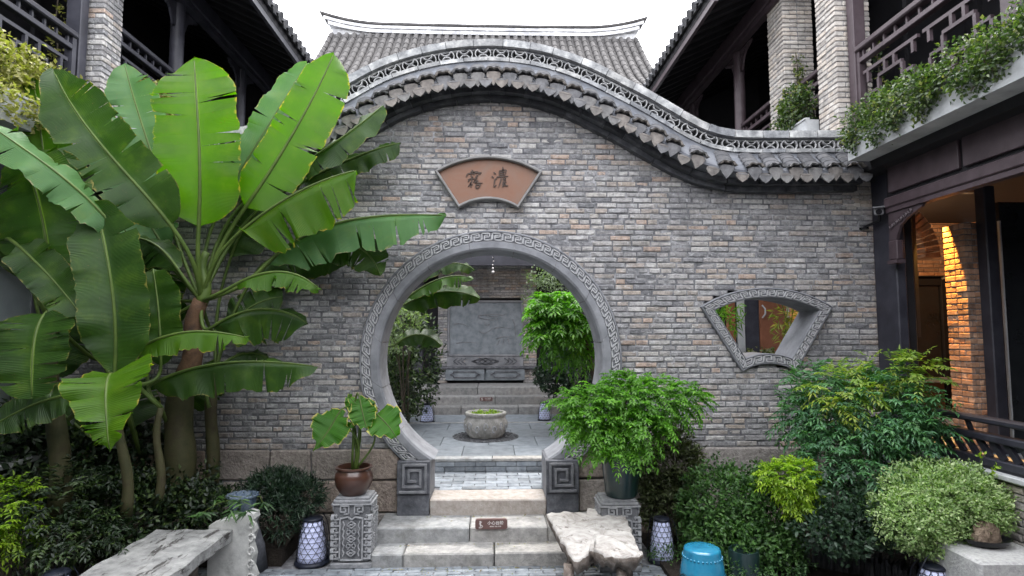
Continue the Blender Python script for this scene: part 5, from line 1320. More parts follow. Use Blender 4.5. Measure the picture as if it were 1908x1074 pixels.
# middle plant with one tall glossy leaf and a small folded front leaf
b3 = thing('banana_plant', 'shorter banana plant with a tall glossy dark leaf and drooping yellow green front leaf', 'banana plant', L_(222, 900, 5.0).to_tuple(), 'banana plants in the left bed')
H2 = L_(222, 720, 5.0)
pseudostem(b3, L_(235, 960, 5.05), H2, .045, .03)
big_leaf(b3, [L_(214, 690, 4.95), L_(222, 580, 4.85), L_(200, 470, 4.85), L_(178, 378, 4.95)], K(62, 4.9), (.2, -1, .15), 'band', .25, .02, 1, petiole=H2, pr=.018, fl=.9, fr=1.05)
big_leaf(b3, [L_(300, 680, 5.3), L_(300, 620, 5.3), L_(295, 560, 5.35), L_(285, 500, 5.4)], K(42, 5.3), (.1, -1, .2), 'band', .15, .02, 1, petiole=H2)
big_leaf(b3, [L_(215, 700, 4.8), L_(190, 680, 4.55), L_(195, 770, 4.4), L_(205, 843, 4.4)], K(80, 4.5), (.1, -.85, .7), 'banl', .24, .03, 3, profile_point, petiole=H2, fl=1.0, fr=.85)
big_leaf(b3, [L_(175, 600, 5.4), L_(170, 560, 5.4), L_(165, 520, 5.4), L_(150, 470, 5.4)], K(50, 5.4), (0, -1, .1), 'band', .1, .02, 1, petiole=H2)
# small plant in front of the tall stem
b4 = thing('banana_plant', 'young banana plant with a bright arching leaf in front of the tall stem', 'banana plant', L_(300, 900, 5.3).to_tuple(), 'banana plants in the left bed')
H3 = L_(300, 760, 5.3)
pseudostem(b4, L_(292, 940, 5.3), H3, .04, .025)
big_leaf(b4, [L_(252, 655, 5.1), L_(320, 608, 5.0), L_(390, 612, 5.0), L_(462, 630, 5.05)], K(28, 5.0), (0, -.62, 1), 'banl', -.7, .02, 2, petiole=H3, fl=.9, fr=1.3)
big_leaf(b4, [L_(285, 715, 5.35), L_(370, 670, 5.3), L_(480, 665, 5.3), L_(592, 684, 5.4)], K(46, 5.3), (0, -.8, .9), 'band', -.75, .025, 3, petiole=H3, fl=.8, fr=1.2)
big_leaf(b4, [L_(400, 690, 5.8), L_(440, 655, 5.8), L_(470, 650, 5.8), L_(500, 668, 5.8)], K(26, 5.8), (0, -.8, .9), 'band', -.6, .02, 1, petiole=L_(390, 760, 5.8))
b5 = thing('banana_plant', 'slim shaded banana plant growing between the tall stem and the brick wall', 'banana plant', L_(395, 900, 6.0).to_tuple(), 'banana plants in the left bed')
pseudostem(b5, L_(388, 930, 6.0), L_(402, 690, 6.0), .07, .05)
big_leaf(b5, [L_(470, 520, 6.1), L_(500, 470, 6.1), L_(560, 440, 6.1), L_(660, 480, 6.1)], K(62, 6.1), (0, -.9, .8), 'band', -.7, .02, 2, petiole=L_(402, 690, 6.0))
big_leaf(b5, [L_(430, 480, 6.15), L_(450, 420, 6.15), L_(480, 380, 6.15), L_(530, 350, 6.15)], K(50, 6.1), (0, -1, .4), 'band', -.3, .02, 2, petiole=L_(402, 690, 6.0))
# mostly dark leaves filling the clump
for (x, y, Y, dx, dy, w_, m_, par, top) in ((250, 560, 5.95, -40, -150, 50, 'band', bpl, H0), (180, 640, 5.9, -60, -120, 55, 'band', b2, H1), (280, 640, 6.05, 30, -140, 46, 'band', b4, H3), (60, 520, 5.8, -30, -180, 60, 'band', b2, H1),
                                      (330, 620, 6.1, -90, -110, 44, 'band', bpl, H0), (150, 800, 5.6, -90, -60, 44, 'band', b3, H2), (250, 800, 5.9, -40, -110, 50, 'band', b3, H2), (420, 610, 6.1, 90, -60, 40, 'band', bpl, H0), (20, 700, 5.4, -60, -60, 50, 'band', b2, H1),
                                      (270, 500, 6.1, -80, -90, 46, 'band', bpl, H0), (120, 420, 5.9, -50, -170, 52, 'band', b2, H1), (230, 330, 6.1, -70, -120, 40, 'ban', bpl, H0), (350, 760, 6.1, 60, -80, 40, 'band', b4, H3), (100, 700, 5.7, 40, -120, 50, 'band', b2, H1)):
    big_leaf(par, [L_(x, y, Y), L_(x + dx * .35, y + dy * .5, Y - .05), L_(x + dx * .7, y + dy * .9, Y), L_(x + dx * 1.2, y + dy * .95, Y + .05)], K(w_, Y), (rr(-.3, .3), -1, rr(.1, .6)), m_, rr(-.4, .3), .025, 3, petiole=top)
# one more in the inner court
b6 = thing('banana_plant', 'banana plant inside the inner court, its torn leaves crossing the gate opening', 'banana plant', (-1.9, 8.4, .58))
H4 = Vector((-1.7, 8.4, 2.2)); pseudostem(b6, (-1.9, 8.4, .5), H4, .1, .06)
big_leaf(b6, [L_(760, 555, 8.2), L_(800, 520, 8.1), L_(850, 505, 8.1), L_(880, 520, 8.1)], K(22, 8.1), (0, -.6, 1), 'ban', -.6, .03, 3, petiole=H4)
big_leaf(b6, [L_(750, 570, 8.3), L_(800, 540, 8.3), L_(850, 535, 8.3), L_(893, 556, 8.3)], K(30, 8.3), (0, -.9, .6), 'band', -.4, .03, 2, petiole=H4)
big_leaf(b6, [L_(760, 520, 8.5), L_(820, 490, 8.5), L_(860, 480, 8.5), L_(884, 505, 8.5)], K(20, 8.5), (0, -.7, .9), 'band', -.5, .02, 2, petiole=H4)
big_leaf(b6, [L_(740, 640, 8.4), L_(770, 615, 8.4), L_(800, 620, 8.4), L_(822, 645, 8.4)], K(20, 8.4), (0, -.9, .6), 'band', -.4, .02, 1, petiole=H4)
# ================================================================== glazed and painted props
MAT['pot_brown'] = surf('brown glazed pot', [(.035, .016, .011), (.065, .028, .018), (.045, .02, .014)], 3, .3, .15, 40, .003, spec=.5, coat=.4)
MAT['pot_green'] = surf('dark green glazed pot', [(.008, .022, .022), (.014, .034, .034)], 3, .3, .1, 40, .003, spec=.5, coat=.3)
MAT['blue'] = surf('turquoise glaze', [(.010, .13, .24), (.02, .20, .33), (.012, .16, .28)], 9, .26, .12, 30, .004, spec=.6, coat=.6)
MAT['bluedark'] = surf('stool cut-out motif', [(.01, .05, .08), (.015, .07, .10)], 6, .3, .1, 30, .003)
MAT['teal'] = surf('teal glaze', [(.02, .20, .24), (.03, .28, .32)], 6, .2, .12, 30, .004, spec=.6, coat=.5)
MAT['carved'] = surf('grey carved limestone', [(.14, .145, .155), (.23, .235, .245), (.32, .32, .325)], 14, .85, .9, 45, .010, spots=[(7, .56, .72, (.08, .082, .09), .55)])
MAT['carvedl'] = surf('lightened stone relief', [(.20, .205, .215), (.30, .305, .315), (.40, .40, .405)], 18, .85, .7, 60, .006)  # lighter copy of the stone, so shallow relief looks lit
MAT['carvedd'] = surf('darkened carved ground', [(.08, .083, .09), (.13, .133, .14), (.19, .192, .198)], 14, .88, .9, 45, .010)  # darker copy of the stone: recess shade put into the colour
MAT['white_stone'] = surf('pale weathered marble', [(.30, .30, .29), (.46, .46, .44), (.56, .555, .53)], 7, .8, .5, 40, .008, spots=[(6, .60, .72, (.16, .16, .15), .5)])
MAT['bench'] = surf('weathered grey timber bench', [(.15, .15, .148), (.25, .25, .245), (.35, .348, .335)], 9, .85, .8, 40, .01, spots=[(9, .57, .61, (.035, .03, .028), .9, (1, .28, 1)), (20, .58, .64, (.10, .095, .09), .7, (1, .15, 1)), (3, .55, .7, (.32, .32, .31), .5)])
MAT['drift'] = surf('bleached root slab', [(.26, .235, .215), (.42, .395, .37), (.54, .52, .49)], 6, .8, .9, 30, .014, dist=1.5, spots=[(8, .57, .64, (.09, .07, .055), .8), (22, .6, .7, (.2, .17, .15), .5)])
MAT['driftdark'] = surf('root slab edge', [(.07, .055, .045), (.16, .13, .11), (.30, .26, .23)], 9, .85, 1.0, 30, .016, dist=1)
MAT['shade'] = surf('pale blue lantern shade', [(.56, .60, .86), (.66, .70, .92)], 3, .6, .1, 30, .002)
MAT['cane'] = surf('dark lacquered cane', [(.008, .010, .018), (.015, .018, .03)], 6, .5, .1, 40, .002)
MAT['graniteblock'] = surf('pale granite block', [(.27, .27, .27), (.37, .37, .365), (.44, .44, .43)], 40, .85, .8, 60, .008)
MAT['slate'] = surf('upright slate', [(.03, .032, .036), (.06, .062, .068), (.12, .122, .125)], 12, .8, .7, 40, .010, var=.3)
MAT['rock'] = surf('layered brown rock', [(.09, .065, .045), (.20, .15, .11), (.30, .24, .18)], 12, .9, 1.0, 30, .02, dist=1)
MAT['plaque'] = surf('brown plaque board', [(.115, .050, .028), (.165, .075, .042), (.15, .092, .066)], 1.6, .5, .25, 90, .002, dist=1, spec=.4)
MAT['plaque_frame'] = surf('grey plaque frame', [(.15, .145, .143), (.23, .225, .22)], 6, .6, .2, 50, .003)
MAT['ink'] = surf('dark raised lettering', [(.035, .020, .014), (.06, .036, .026)], 9, .5, .1, 60, .002)
MAT['sign'] = surf('brown sign plate', [(.10, .055, .05), (.13, .075, .068)], 6, .5, .1, 60, .002)
MAT['white'] = surf('white sign print', [(.55, .52, .50), (.62, .59, .57)], 6, .6, 0)
MAT['porcelain'] = surf('blue and white porcelain', [(.05, .08, .14), (.13, .17, .22), (.22, .26, .30)], 16, .25, .05, 40, .002, dist=2, spec=.5, coat=.4)
MAT['grey_plastic'] = surf('grey camera housing', [(.15, .15, .16), (.2, .2, .21)], 6, .5, .05, 40, .002)
MAT['lens'] = surf('black glass lens', [(.01, .01, .012)], 3, .15, 0)
MAT['basin'] = surf('grey stone basin', [(.19, .185, .172), (.30, .293, .275), (.40, .39, .37)], 10, .85, .8, 40, .01, spots=[(6, .56, .7, (.11, .105, .095), .6)])
MAT['algae'] = surf('green pond weed', [(.07, .11, .02), (.15, .20, .04), (.10, .13, .03)], 30, .6, .8, 60, .01)
MAT['pebble'] = surf('dark pebble', [(.03, .032, .036), (.07, .072, .078)], 20, .6, .3, 40, .01, var=.3)
MAT['leaf_ear'] = banana_mat('elephant ear leaf', (.035, .12, .012), (.06, .18, .02), (.50, .42, .14), .42, elo=1.12)

# ------------------------------------------------------------------ fan plaque over the gate
PC = at(910, 474, YW - .04); k_ = (YW - .04) / F
PR0, PR1, PA = 103 * k_, 187 * k_, R(33)
def plaque_loop(g, n=18):
    P = []; a1 = PA - g / (PR1 - g); a0 = PA - g / (PR0 + g)
    for i in range(n + 1): a = -a1 + 2 * a1 * i / n; P.append((PC.x + (PR1 - g) * math.sin(a), PC.z + (PR1 - g) * math.cos(a)))
    for i in range(n + 1): a = a0 - 2 * a0 * i / n; P.append((PC.x + (PR0 + g) * math.sin(a), PC.z + (PR0 + g) * math.cos(a)))
    return P
pq = thing('fan_plaque', 'fan shaped brown plaque with two raised characters above the moon gate', 'plaque', (PC.x, YW, PC.z + PR0))
b = MB(); prof = [(0, YW + .01), (0, YW - .075), (.008, YW - .088), (.022, YW - .088), (.030, YW - .075), (.030, YW - .02)]
for (g0, y0), (g1, y1) in zip(prof, prof[1:]):
    A = [(x, y0, z) for x, z in plaque_loop(g0)]; B = [(x, y1, z) for x, z in plaque_loop(g1)]; b.strip(A + A[:1], B + B[:1], .5)
sharp(b.build('frame', MAT['plaque_frame'], pq), 30)
b = MB(); L0 = plaque_loop(.027); n_ = len(L0) // 2
b.strip([(x, YW - .030, z) for x, z in L0[:n_]], [(x, YW - .030, z) for x, z in L0[n_:][::-1]], .5); b.build('board', MAT['plaque'], pq)
def stroke(b, P, w, Y, th=.012):
    """a brush stroke: flat raised ribbon that swells and tapers"""
    P = [np.array(p, float) for p in P]; Q = []
    for a, c in zip(P, P[1:]):
        for t in np.linspace(0, 1, 5, endpoint=False): Q.append(a + (c - a) * t)
    Q.append(P[-1]); n = len(Q); Lf, Rt = [], []
    for i, q in enumerate(Q):
        d = Q[min(n - 1, i + 1)] - Q[max(0, i - 1)]; d = d / (np.linalg.norm(d) + 1e-9); nn = np.array([-d[1], d[0]])
        ww = w * (.55 + .6 * math.sin(math.pi * (i / (n - 1)) ** .7)) * (1 - .55 * (i / (n - 1)) ** 3)
        Lf.append(q + nn * ww); Rt.append(q - nn * ww)
    def wp(q, dy): p = at(790 + q[0] / 7.95, 280 + q[1] / 7.95, YW - .03); return (p.x, YW - .030 - dy, p.z)
    F0 = [wp(q, th) for q in Lf]; F1 = [wp(q, th) for q in Rt]; G0 = [wp(q, 0) for q in Lf]; G1 = [wp(q, 0) for q in Rt]
    b.strip(F0, F1, .5); b.strip(F0, G0, .5); b.strip(F1, G1, .5); b.add([F0[0], F1[0], G1[0], G0[0]], [(0, 1, 2, 3)], .5); b.add([F0[-1], F1[-1], G1[-1], G0[-1]], [(0, 1, 2, 3)], .5)
CH1 = [[(705, 298), (735, 318)], [(648, 352), (622, 402)], [(650, 352), (740, 338), (848, 338), (800, 372)], [(690, 322), (705, 330), (800, 318)], [(742, 325), (738, 375)], [(690, 372), (715, 392)], [(775, 370), (802, 388)], [(700, 408), (730, 398)], [(760, 398), (795, 412)],
       [(650, 440), (700, 428), (790, 425)], [(668, 440), (650, 475)], [(720, 430), (700, 490), (650, 545)], [(690, 480), (695, 560)], [(690, 520), (722, 510)], [(770, 440), (730, 485)], [(745, 460), (800, 455), (760, 500)], [(745, 475), (800, 488), (868, 492)],
       [(765, 520), (770, 568)], [(765, 520), (835, 512), (815, 565)], [(770, 566), (818, 560)]]
CH2 = [[(1030, 332), (1068, 358)], [(1003, 392), (1035, 415)], [(1082, 418), (1050, 440), (1040, 500), (1030, 552)], [(1040, 548), (1075, 520)], [(1120, 305), (1112, 370)], [(1115, 310), (1180, 298), (1222, 300), (1205, 365)], [(1168, 250), (1172, 370)], [(1120, 336), (1206, 330)], [(1116, 368), (1208, 362)],
       [(1075, 402), (1160, 392), (1250, 388)], [(1150, 400), (1130, 480), (1100, 558)], [(1168, 425), (1220, 420)], [(1170, 450), (1215, 446)], [(1162, 480), (1222, 474)], [(1170, 484), (1168, 545), (1195, 522)], [(1205, 484), (1180, 515)], [(1180, 495), (1215, 530), (1250, 530)]]
for ch, lab in ((CH1, None), (CH2, None)):
    b = MB()
    for st in ch: stroke(b, st, 9.0, 0)
    b.build('character', MAT['ink'], pq)

# ------------------------------------------------------------------ text as flat raised letters
def text_mesh(body, size, loc, mat, parent, name='lettering', bold=0):
    cu = bpy.data.curves.new('t', 'FONT'); cu.body = body; cu.size = size; cu.align_x = 'CENTER'; cu.align_y = 'CENTER'; cu.offset = bold; cu.resolution_u = 2
    o = bpy.data.objects.new('t', cu); COL.objects.link(o); dg = bpy.context.evaluated_depsgraph_get(); me = bpy.data.meshes.new_from_object(o.evaluated_get(dg)); bpy.data.objects.remove(o)
    me.materials.clear(); me.materials.append(mat); me.name = name
    return link(name, me, parent, loc, (R(90), 0, 0))
def step_sign(name, label, x, y, z, w_, h_):
    s = thing(name, label, 'sign', (x, y, z)); b = MB()
    r_ = h_ * .22; poly = []
    for cx, cz, a0 in ((w_ / 2 - r_, h_ / 2 - r_, 0), (-w_ / 2 + r_, h_ / 2 - r_, 90), (-w_ / 2 + r_, -h_ / 2 + r_, 180), (w_ / 2 - r_, -h_ / 2 + r_, 270)):
        for q in range(4): a = R(a0 + 30 * q); poly.append((x + cx + r_ * math.cos(a), z + cz + r_ * math.sin(a)))
    b.prism(poly, y - .006, y + .03); b.build('plate', MAT['sign'], s)
    yy = y - .0085
    text_mesh('小心台阶', h_ * .42, (x + w_ * .13, yy, z + h_ * .12), MAT['white'], s, bold=.0006)
    text_mesh('MIND THE STEP', h_ * .17, (x + w_ * .13, yy, z - h_ * .22), MAT['white'], s, bold=.0004)
    b = MB(); k = h_
    def P(u, v): return (x - w_ * .34 + u * k, yy, z + v * k)
    for a, c, t in (((-.02, .34), (.0, .02), .15), ((.0, .18), (.16, .26), .06), ((.0, .18), (-.12, .02), .06), ((.0, .02), (.10, -.16), .09), ((.0, .02), (-.02, -.22), .09), ((.10, -.16), (.22, -.10), .05), ((-.16, -.34), (.10, -.34), .06), ((.10, -.34), (.26, -.18), .05)):
        b.bar(P(*a), P(*c), t * k, .003, (0, -1, 0))
    b.build('pictogram', MAT['white'], s); return s
sp = at(915.5, 977, 5.885)
step_sign('step_sign', 'brown caution sign fixed to the riser of the second step', sp.x, 5.886, sp.z, .312, .094)
sp = at(906, 744, 11.78); step_sign('step_sign', 'tiny caution sign on the inner hall steps seen through the gate', sp.x, 11.785, sp.z, .25, .075)

# ------------------------------------------------------------------ woven cane lanterns
def lantern(label, x, y, z, h, rad, loop=False):
    t = thing('garden_lantern', label, 'lantern', (x, y, z), 'cane garden lanterns')
    def rz(u): return rad * (1.0 - .06 * u - .34 * u ** 2.2)          # barrel outline from foot to crown
    b = MB(); b.lathe([(rz(u) * .90, z + .07 * h + .86 * h * u) for u in np.linspace(0, 1, 10)] + [(.001, z + .93 * h)], (x, y, 0), 24); b.build('shade', MAT['shade'], t, True)
    b = MB(); b.lathe([(rad * 1.10, z), (rad * 1.12, z + .03 * h), (rad * 1.02, z + .075 * h), (rad * .85, z + .08 * h)], (x, y, 0), 24); b.build('base', MAT['cane'], t, True)
    b = MB(); b.lathe([(rz(1) * 1.04, z + .92 * h), (rz(1) * 1.10, z + .95 * h), (rz(1) * .9, z + .985 * h), (.002, z + h)], (x, y, 0), 24); b.build('cap', MAT['cane'], t, True)
    b = MB(); n = 9
    for q in range(n): u = q / (n - 1); b.tube([(x + rz(u) * .985 * math.cos(a), y + rz(u) * .985 * math.sin(a), z + .07 * h + .86 * h * u) for a in np.linspace(0, 2 * math.pi, 25)], rad * .016, 4, caps=False)
    m_ = 12
    for q in range(m_):
        for sgn in (-1, 1):
            P = []
            for u in np.linspace(0, 1, 14): a = 2 * math.pi * q / m_ + sgn * u * 1.95; P.append((x + rz(u) * .975 * math.cos(a), y + rz(u) * .975 * math.sin(a), z + .07 * h + .86 * h * u))
            b.tube(P, rad * .016, 4)
    b.build('cane_weave', MAT['cane'], t)
    for a in (-.35, .75, 2.4):
        b = MB(); b.tube([(x + (rz(u) + .035 * rad / .13 * (1 if u < .95 else .2)) * math.cos(a), y + (rz(u) + .035 * rad / .13) * math.sin(a), z + .02 + .95 * h * u) for u in np.linspace(0, 1, 8)], rad * .028, 6); b.build('rib', MAT['cane'], t)
    if loop:
        b = MB(); b.tube([(x + rad * 1.25 * math.cos(a), y + rad * .3 * math.sin(a * 2), z + h * (.35 + .85 * math.sin(a))) for a in np.linspace(0, math.pi, 14)], rad * .03, 5); b.build('carrying_loop', MAT['cane'], t)
    return t
p = onz(580, 1050, 0); lantern('tall cane lantern standing on the paving left of the carved pedestal', p.x, p.y + .02, 0, .425, .145)
p = onz(1234, 1046, 0); lantern('cane lantern between the carved pedestal and the hedge', p.x, p.y, 0, .41, .122)
p = at(106, 1060, 4.45); lantern('cane lantern half cut off at the bottom left beside the bench', p.x, p.y, .03, .43, .13)
p = at(1738, 1060, 4.5); lantern('cane lantern with a wire loop before the grey granite block', p.x, p.y, .02, .385, .135, True)
p = at(795, 770, 10.45); lantern('small distant cane lantern left of the inner steps', p.x, 10.55, .58, .33, .12)
p = at(1015, 768, 10.6); lantern('small distant cane lantern right of the inner steps', p.x, 10.7, .58, .33, .11)

# ------------------------------------------------------------------ carved pedestals
def pedestal(label, x, y0, w_, d_, h):
    t = thing('carved_pedestal', label, 'pedestal', (x, y0 + d_ / 2, 0), 'carved stone pedestals')
    hw = w_ / 2
    b = MB(); b.bbox(x - hw + .012, x + hw - .012, y0 + .012, y0 + d_ - .012, .055, h - .045, .006, .4); b.build('shaft', MAT['carvedd'], t)
    b = MB(); b.bbox(x - hw - .01, x + hw + .01, y0 - .01, y0 + d_ + .01, 0, .05, .008, .6); b.build('foot', MAT['carved'], t)
    b = MB(); b.bbox(x - hw + .005, x + hw - .005, y0, y0 + d_, h - .048, h - .022, .006, .6); b.bbox(x - hw + .02, x + hw - .02, y0 + .02, y0 + d_ - .02, h - .024, h, .006, .7); b.build('cap', MAT['carved'], t)
    def carve(M):
        b = MB(); th = .030
        def bar(u0, v0, u1, v1, w=.011): b.bar(M @ Vector((u0, 0, v0)), M @ Vector((u1, 0, v1)), w, th, tuple((M.to_3x3() @ Vector((0, -1, 0)))))
        # meander frieze
        for s in (-1, 1):
            cx = s * hw * .40
            P = [(.0, -.038), (.052, -.038), (.052, .034), (-.036, .034), (-.036, -.02), (.02, -.02), (.02, .012), (-.008, .012)]
            for a, c in zip(P, P[1:]): bar(cx - s * a[0] * .85, h - .105 + a[1], cx - s * c[0] * .85, h - .105 + c[1])
        bar(-hw + .02, h - .057, hw - .02, h - .057, .012)
        # sunk field border
        bar(-hw * .58, .07, -hw * .58, h - .19); bar(hw * .58, .07, hw * .58, h - .19); bar(-hw * .58, .075, hw * .58, .075); bar(-hw * .58, h - .185, -hw * .2, h - .17); bar(hw * .58, h - .185, hw * .2, h - .17); bar(-hw * .2, h - .17, 0, h - .195); bar(hw * .2, h - .17, 0, h - .195)
        # cloud hooks up both edges
        v = .09; q = 0
        while v < h - .16:
            for s in (-1, 1):
                u = s * hw * .80; bar(u - s * .028, v, u + s * .022, v, .012); bar(u + s * .022, v, u + s * .022, v + .032, .011); bar(u + s * .022, v + .032, u - s * .010, v + .038, .011); bar(u - s * .010, v + .038, u - s * .004, v + .018, .010)
            v += .058
        # knots and diamonds down the middle
        for k, vv in enumerate(np.linspace(.14, h - .24, 5)):
            if k % 2 == 0:
                for a, c in (((-.04, 0), (0, .032)), ((0, .032), (.04, 0)), ((.04, 0), (0, -.032)), ((0, -.032), (-.04, 0)), ((-.018, 0), (.018, 0))): bar(a[0], vv + a[1], c[0], vv + c[1], .009)
            else:
                for a, c in (((-.035, .03), (.035, -.03)), ((-.035, -.03), (.035, .03)), ((-.045, .0), (-.02, .03)), ((.045, 0), (.02, .03)), ((-.045, 0), (-.02, -.03)), ((.045, 0), (.02, -.03))): bar(a[0], vv + a[1], c[0], vv + c[1], .009)
            for s in (-1, 1): bar(s * hw * .42, vv - .03, s * hw * .36, vv, .008); bar(s * hw * .36, vv, s * hw * .44, vv + .03, .008)
        b.build('relief', MAT['carvedl'], t)
    carve(Matrix.Translation((x, y0 + .008, 0)))
    carve(Matrix.Translation((x + hw - .008, y0 + d_ / 2, 0)) @ Matrix.Rotation(math.pi / 2, 4, 'Z'))
    carve(Matrix.Translation((x - hw + .008, y0 + d_ / 2, 0)) @ Matrix.Rotation(-math.pi / 2, 4, 'Z'))
    return t
pl = onz(653, 1060, 0); pedestal('carved stone pedestal carrying the brown pot left of the steps', pl.x, pl.y, .355, .30, .63)
pr_ = onz(1155, 1050, 0); PRY = 5.45; prx = at(1155, 920, PRY).x; pedestal('carved stone pedestal carrying the green pot right of the steps', prx, PRY, .36, .30, .63)

# brown pot with elephant ear
px_, py_ = at(659, 900, pl.y + .15).x, pl.y + .15
t = thing('glazed_pot', 'round brown glazed pot on the left pedestal', 'plant pot', (px_, py_, .63))
b = MB(); b.lathe([(.11, .632), (.135, .66), (.168, .72), (.178, .78), (.172, .825), (.155, .85), (.152, .862), (.172, .872), (.172, .886), (.15, .888), (.143, .86), (.15, .82), (.02, .815)], (px_, py_, 0), 36); sharp(b.build('pot', MAT['pot_brown'], t), 40)
b = MB(); b.lathe([(.15, .835), (.08, .842), (.001, .845)], (px_, py_, 0), 20); b.build('soil', MAT['soil'], t)
t = thing('elephant_ear_plant', 'elephant ear plant with broad yellow edged leaves in the brown pot', 'plant', (px_, py_, .845))
PB_ = Vector((px_, py_, .84)); YE = py_
def ear(c, hw, nrm, mat='leaf_ear', from_=None, fold=.1):
    big_leaf(t, c, hw, nrm, mat, fold, .014, 0, profile_heart, n=26, m=5, petiole=PB_ + Vector((rr(-.04, .04), rr(-.03, .03), 0)), pr=.010, ragged=.015)
ear([L_(628, 775, YE - .05), L_(615, 800, YE - .10), L_(600, 820, YE - .14), L_(583, 842, YE - .15)], K(36, YE), (-.1, -1, .35))
ear([L_(640, 778, YE + .05), L_(622, 778, YE + .03), L_(605, 782, YE), L_(592, 795, YE)], K(22, YE), (-.1, -.7, .8))
ear([L_(690, 785, YE), L_(675, 762, YE - .05), L_(660, 750, YE - .05), L_(648, 738, YE)], K(26, YE), (.4, -1, .5))
ear([L_(655, 762, YE + .05), L_(652, 750, YE + .05), L_(652, 740, YE + .05), L_(652, 728, YE + .05)], K(10, YE), (0, -1, .3))
ear([L_(672, 752, YE - .1), L_(676, 775, YE - .14), L_(682, 790, YE - .16), L_(684, 806, YE - .16)], K(24, YE), (.1, -1, .4))
ear([L_(702, 772, YE - .05), L_(716, 785, YE - .1), L_(732, 800, YE - .12), L_(742, 824, YE - .12)], K(33, YE), (.25, -1, .35))
ear([L_(652, 800, YE - .08), L_(648, 795, YE - .09), L_(644, 798, YE - .1), L_(640, 808, YE - .1)], K(12, YE), (0, -.8, .8))
# green pot with feathery plant
gx, gy = at(1157, 880, PRY + .15).x, PRY + .15
t = thing('glazed_pot', 'tall dark green tapered pot on the right pedestal', 'plant pot', (gx, gy, .63))
b = MB(); b.lathe([(.135, .632), (.15, .66), (.165, .80), (.18, .95), (.19, .99), (.19, 1.01), (.17, 1.01), (.165, .96), (.01, .955)], (gx, gy, 0), 32); sharp(b.build('pot', MAT['pot_green'], t), 40)
t = thing('feathery_plant', 'bright green feathery leaved potted plant spreading over the right pedestal', 'plant', (gx, gy, .96))
bl = [px_blob(1150, 765, 5.55, 90, 62), px_blob(1215, 745, 5.6, 85, 45), px_blob(1085, 755, 5.5, 55, 42), px_blob(1100, 790, 5.4, 60, 38), px_blob(1190, 800, 5.4, 60, 40), px_blob(1275, 740, 5.6, 45, 32), px_blob(1150, 840, 5.35, 55, 22, wt=.7), px_blob(1170, 715, 5.6, 60, 25)]
pinnate('foliage', t, MAT['leaf_fern'], bl, 980, 7, .17, .046, .019, droop=.45); stems(t, (gx, gy, .95), [b_[0] for b_ in bl], .011)
# dark pot half hidden in the hedge
p = at(1385, 1010, 5.05); t = thing('glazed_pot', 'dark green pot half hidden in front of the hedge bush', 'plant pot', (p.x, p.y, 0))
b = MB(); b.lathe([(.10, .01), (.115, .1), (.125, .28), (.12, .33), (.105, .33), (.10, .29), (.01, .28)], (p.x, p.y, 0), 24); sharp(b.build('pot', MAT['pot_green'], t), 40)

# ------------------------------------------------------------------ stone basin in the inner court
bc = at(905, 808, 9.05); bx, by = bc.x, 9.05
t = thing('stone_basin', 'carved round stone basin filled with green weed in the inner court', 'basin', (bx, by, .583))
def bb_(a, z): return .010 * math.sin(a * 9 + 20 * z) * (1 if .62 < z < .86 else 0) + .006 * math.sin(a * 23 - 40 * z) * (1 if .62 < z < .86 else 0)
b = MB(); b.lathe([(.24, .585), (.255, .60), (.275, .63), (.30, .68), (.318, .74), (.322, .79), (.312, .84), (.298, .875), (.298, .90), (.312, .905), (.312, .945), (.300, .955), (.268, .955), (.262, .94), (.262, .91), (.01, .91)], (bx, by, 0), 72, bump=bb_); b.build('bowl', MAT['basin'], t, True)
b = MB()
for k in range(16):
    a = 2 * math.pi * k / 16; P = []
    for q in np.linspace(0, 5.5, 12): aa = a + .11 * math.cos(q) * (1 - q / 8); zz = .74 + .075 * math.sin(q) * (1 - q / 8) + .02 * (-1) ** k; P.append((bx + .326 * math.cos(aa), by + .326 * math.sin(aa), zz))
    b.tube(P, .010, 5)
b.build('scroll_relief', MAT['carvedl'], t)
b = MB(); b.lathe([(.262, .925), (.15, .93), (.001, .932)], (bx, by, 0), 24, bump=lambda a, z: .004 * math.sin(7 * a)); b.build('pond_weed', MAT['algae'], t)
bushy('floating_leaves', t, MAT['leaf_lime'], [((bx, by, .937), (.22, .22, .006), 1)], 50, 5, .012, .028, .024)
t = thing('pebble_ring', 'dark pebble ring set in the paving round the stone basin', 'paving ring', (bx, by, .583))
b = MB(); b.lathe([(.50, .584), (.50, .590), (.24, .590)], (bx, by, 0), 40); b.build('bed', MAT['pebble'], t)
b = MB()
for k in range(420):
    a = rr(0, 6.283); r_ = math.sqrt(rr(.28 ** 2, .49 ** 2)); s_ = rr(.010, .017); b.lathe([(s_, .0), (s_ * .8, s_ * .5), (.001, s_ * .65)], (bx + r_ * math.cos(a), by + r_ * math.sin(a), .590), 6, sx=rr(.8, 1.5))
b.build('pebbles', MAT['pebble'], t, kind='stuff')

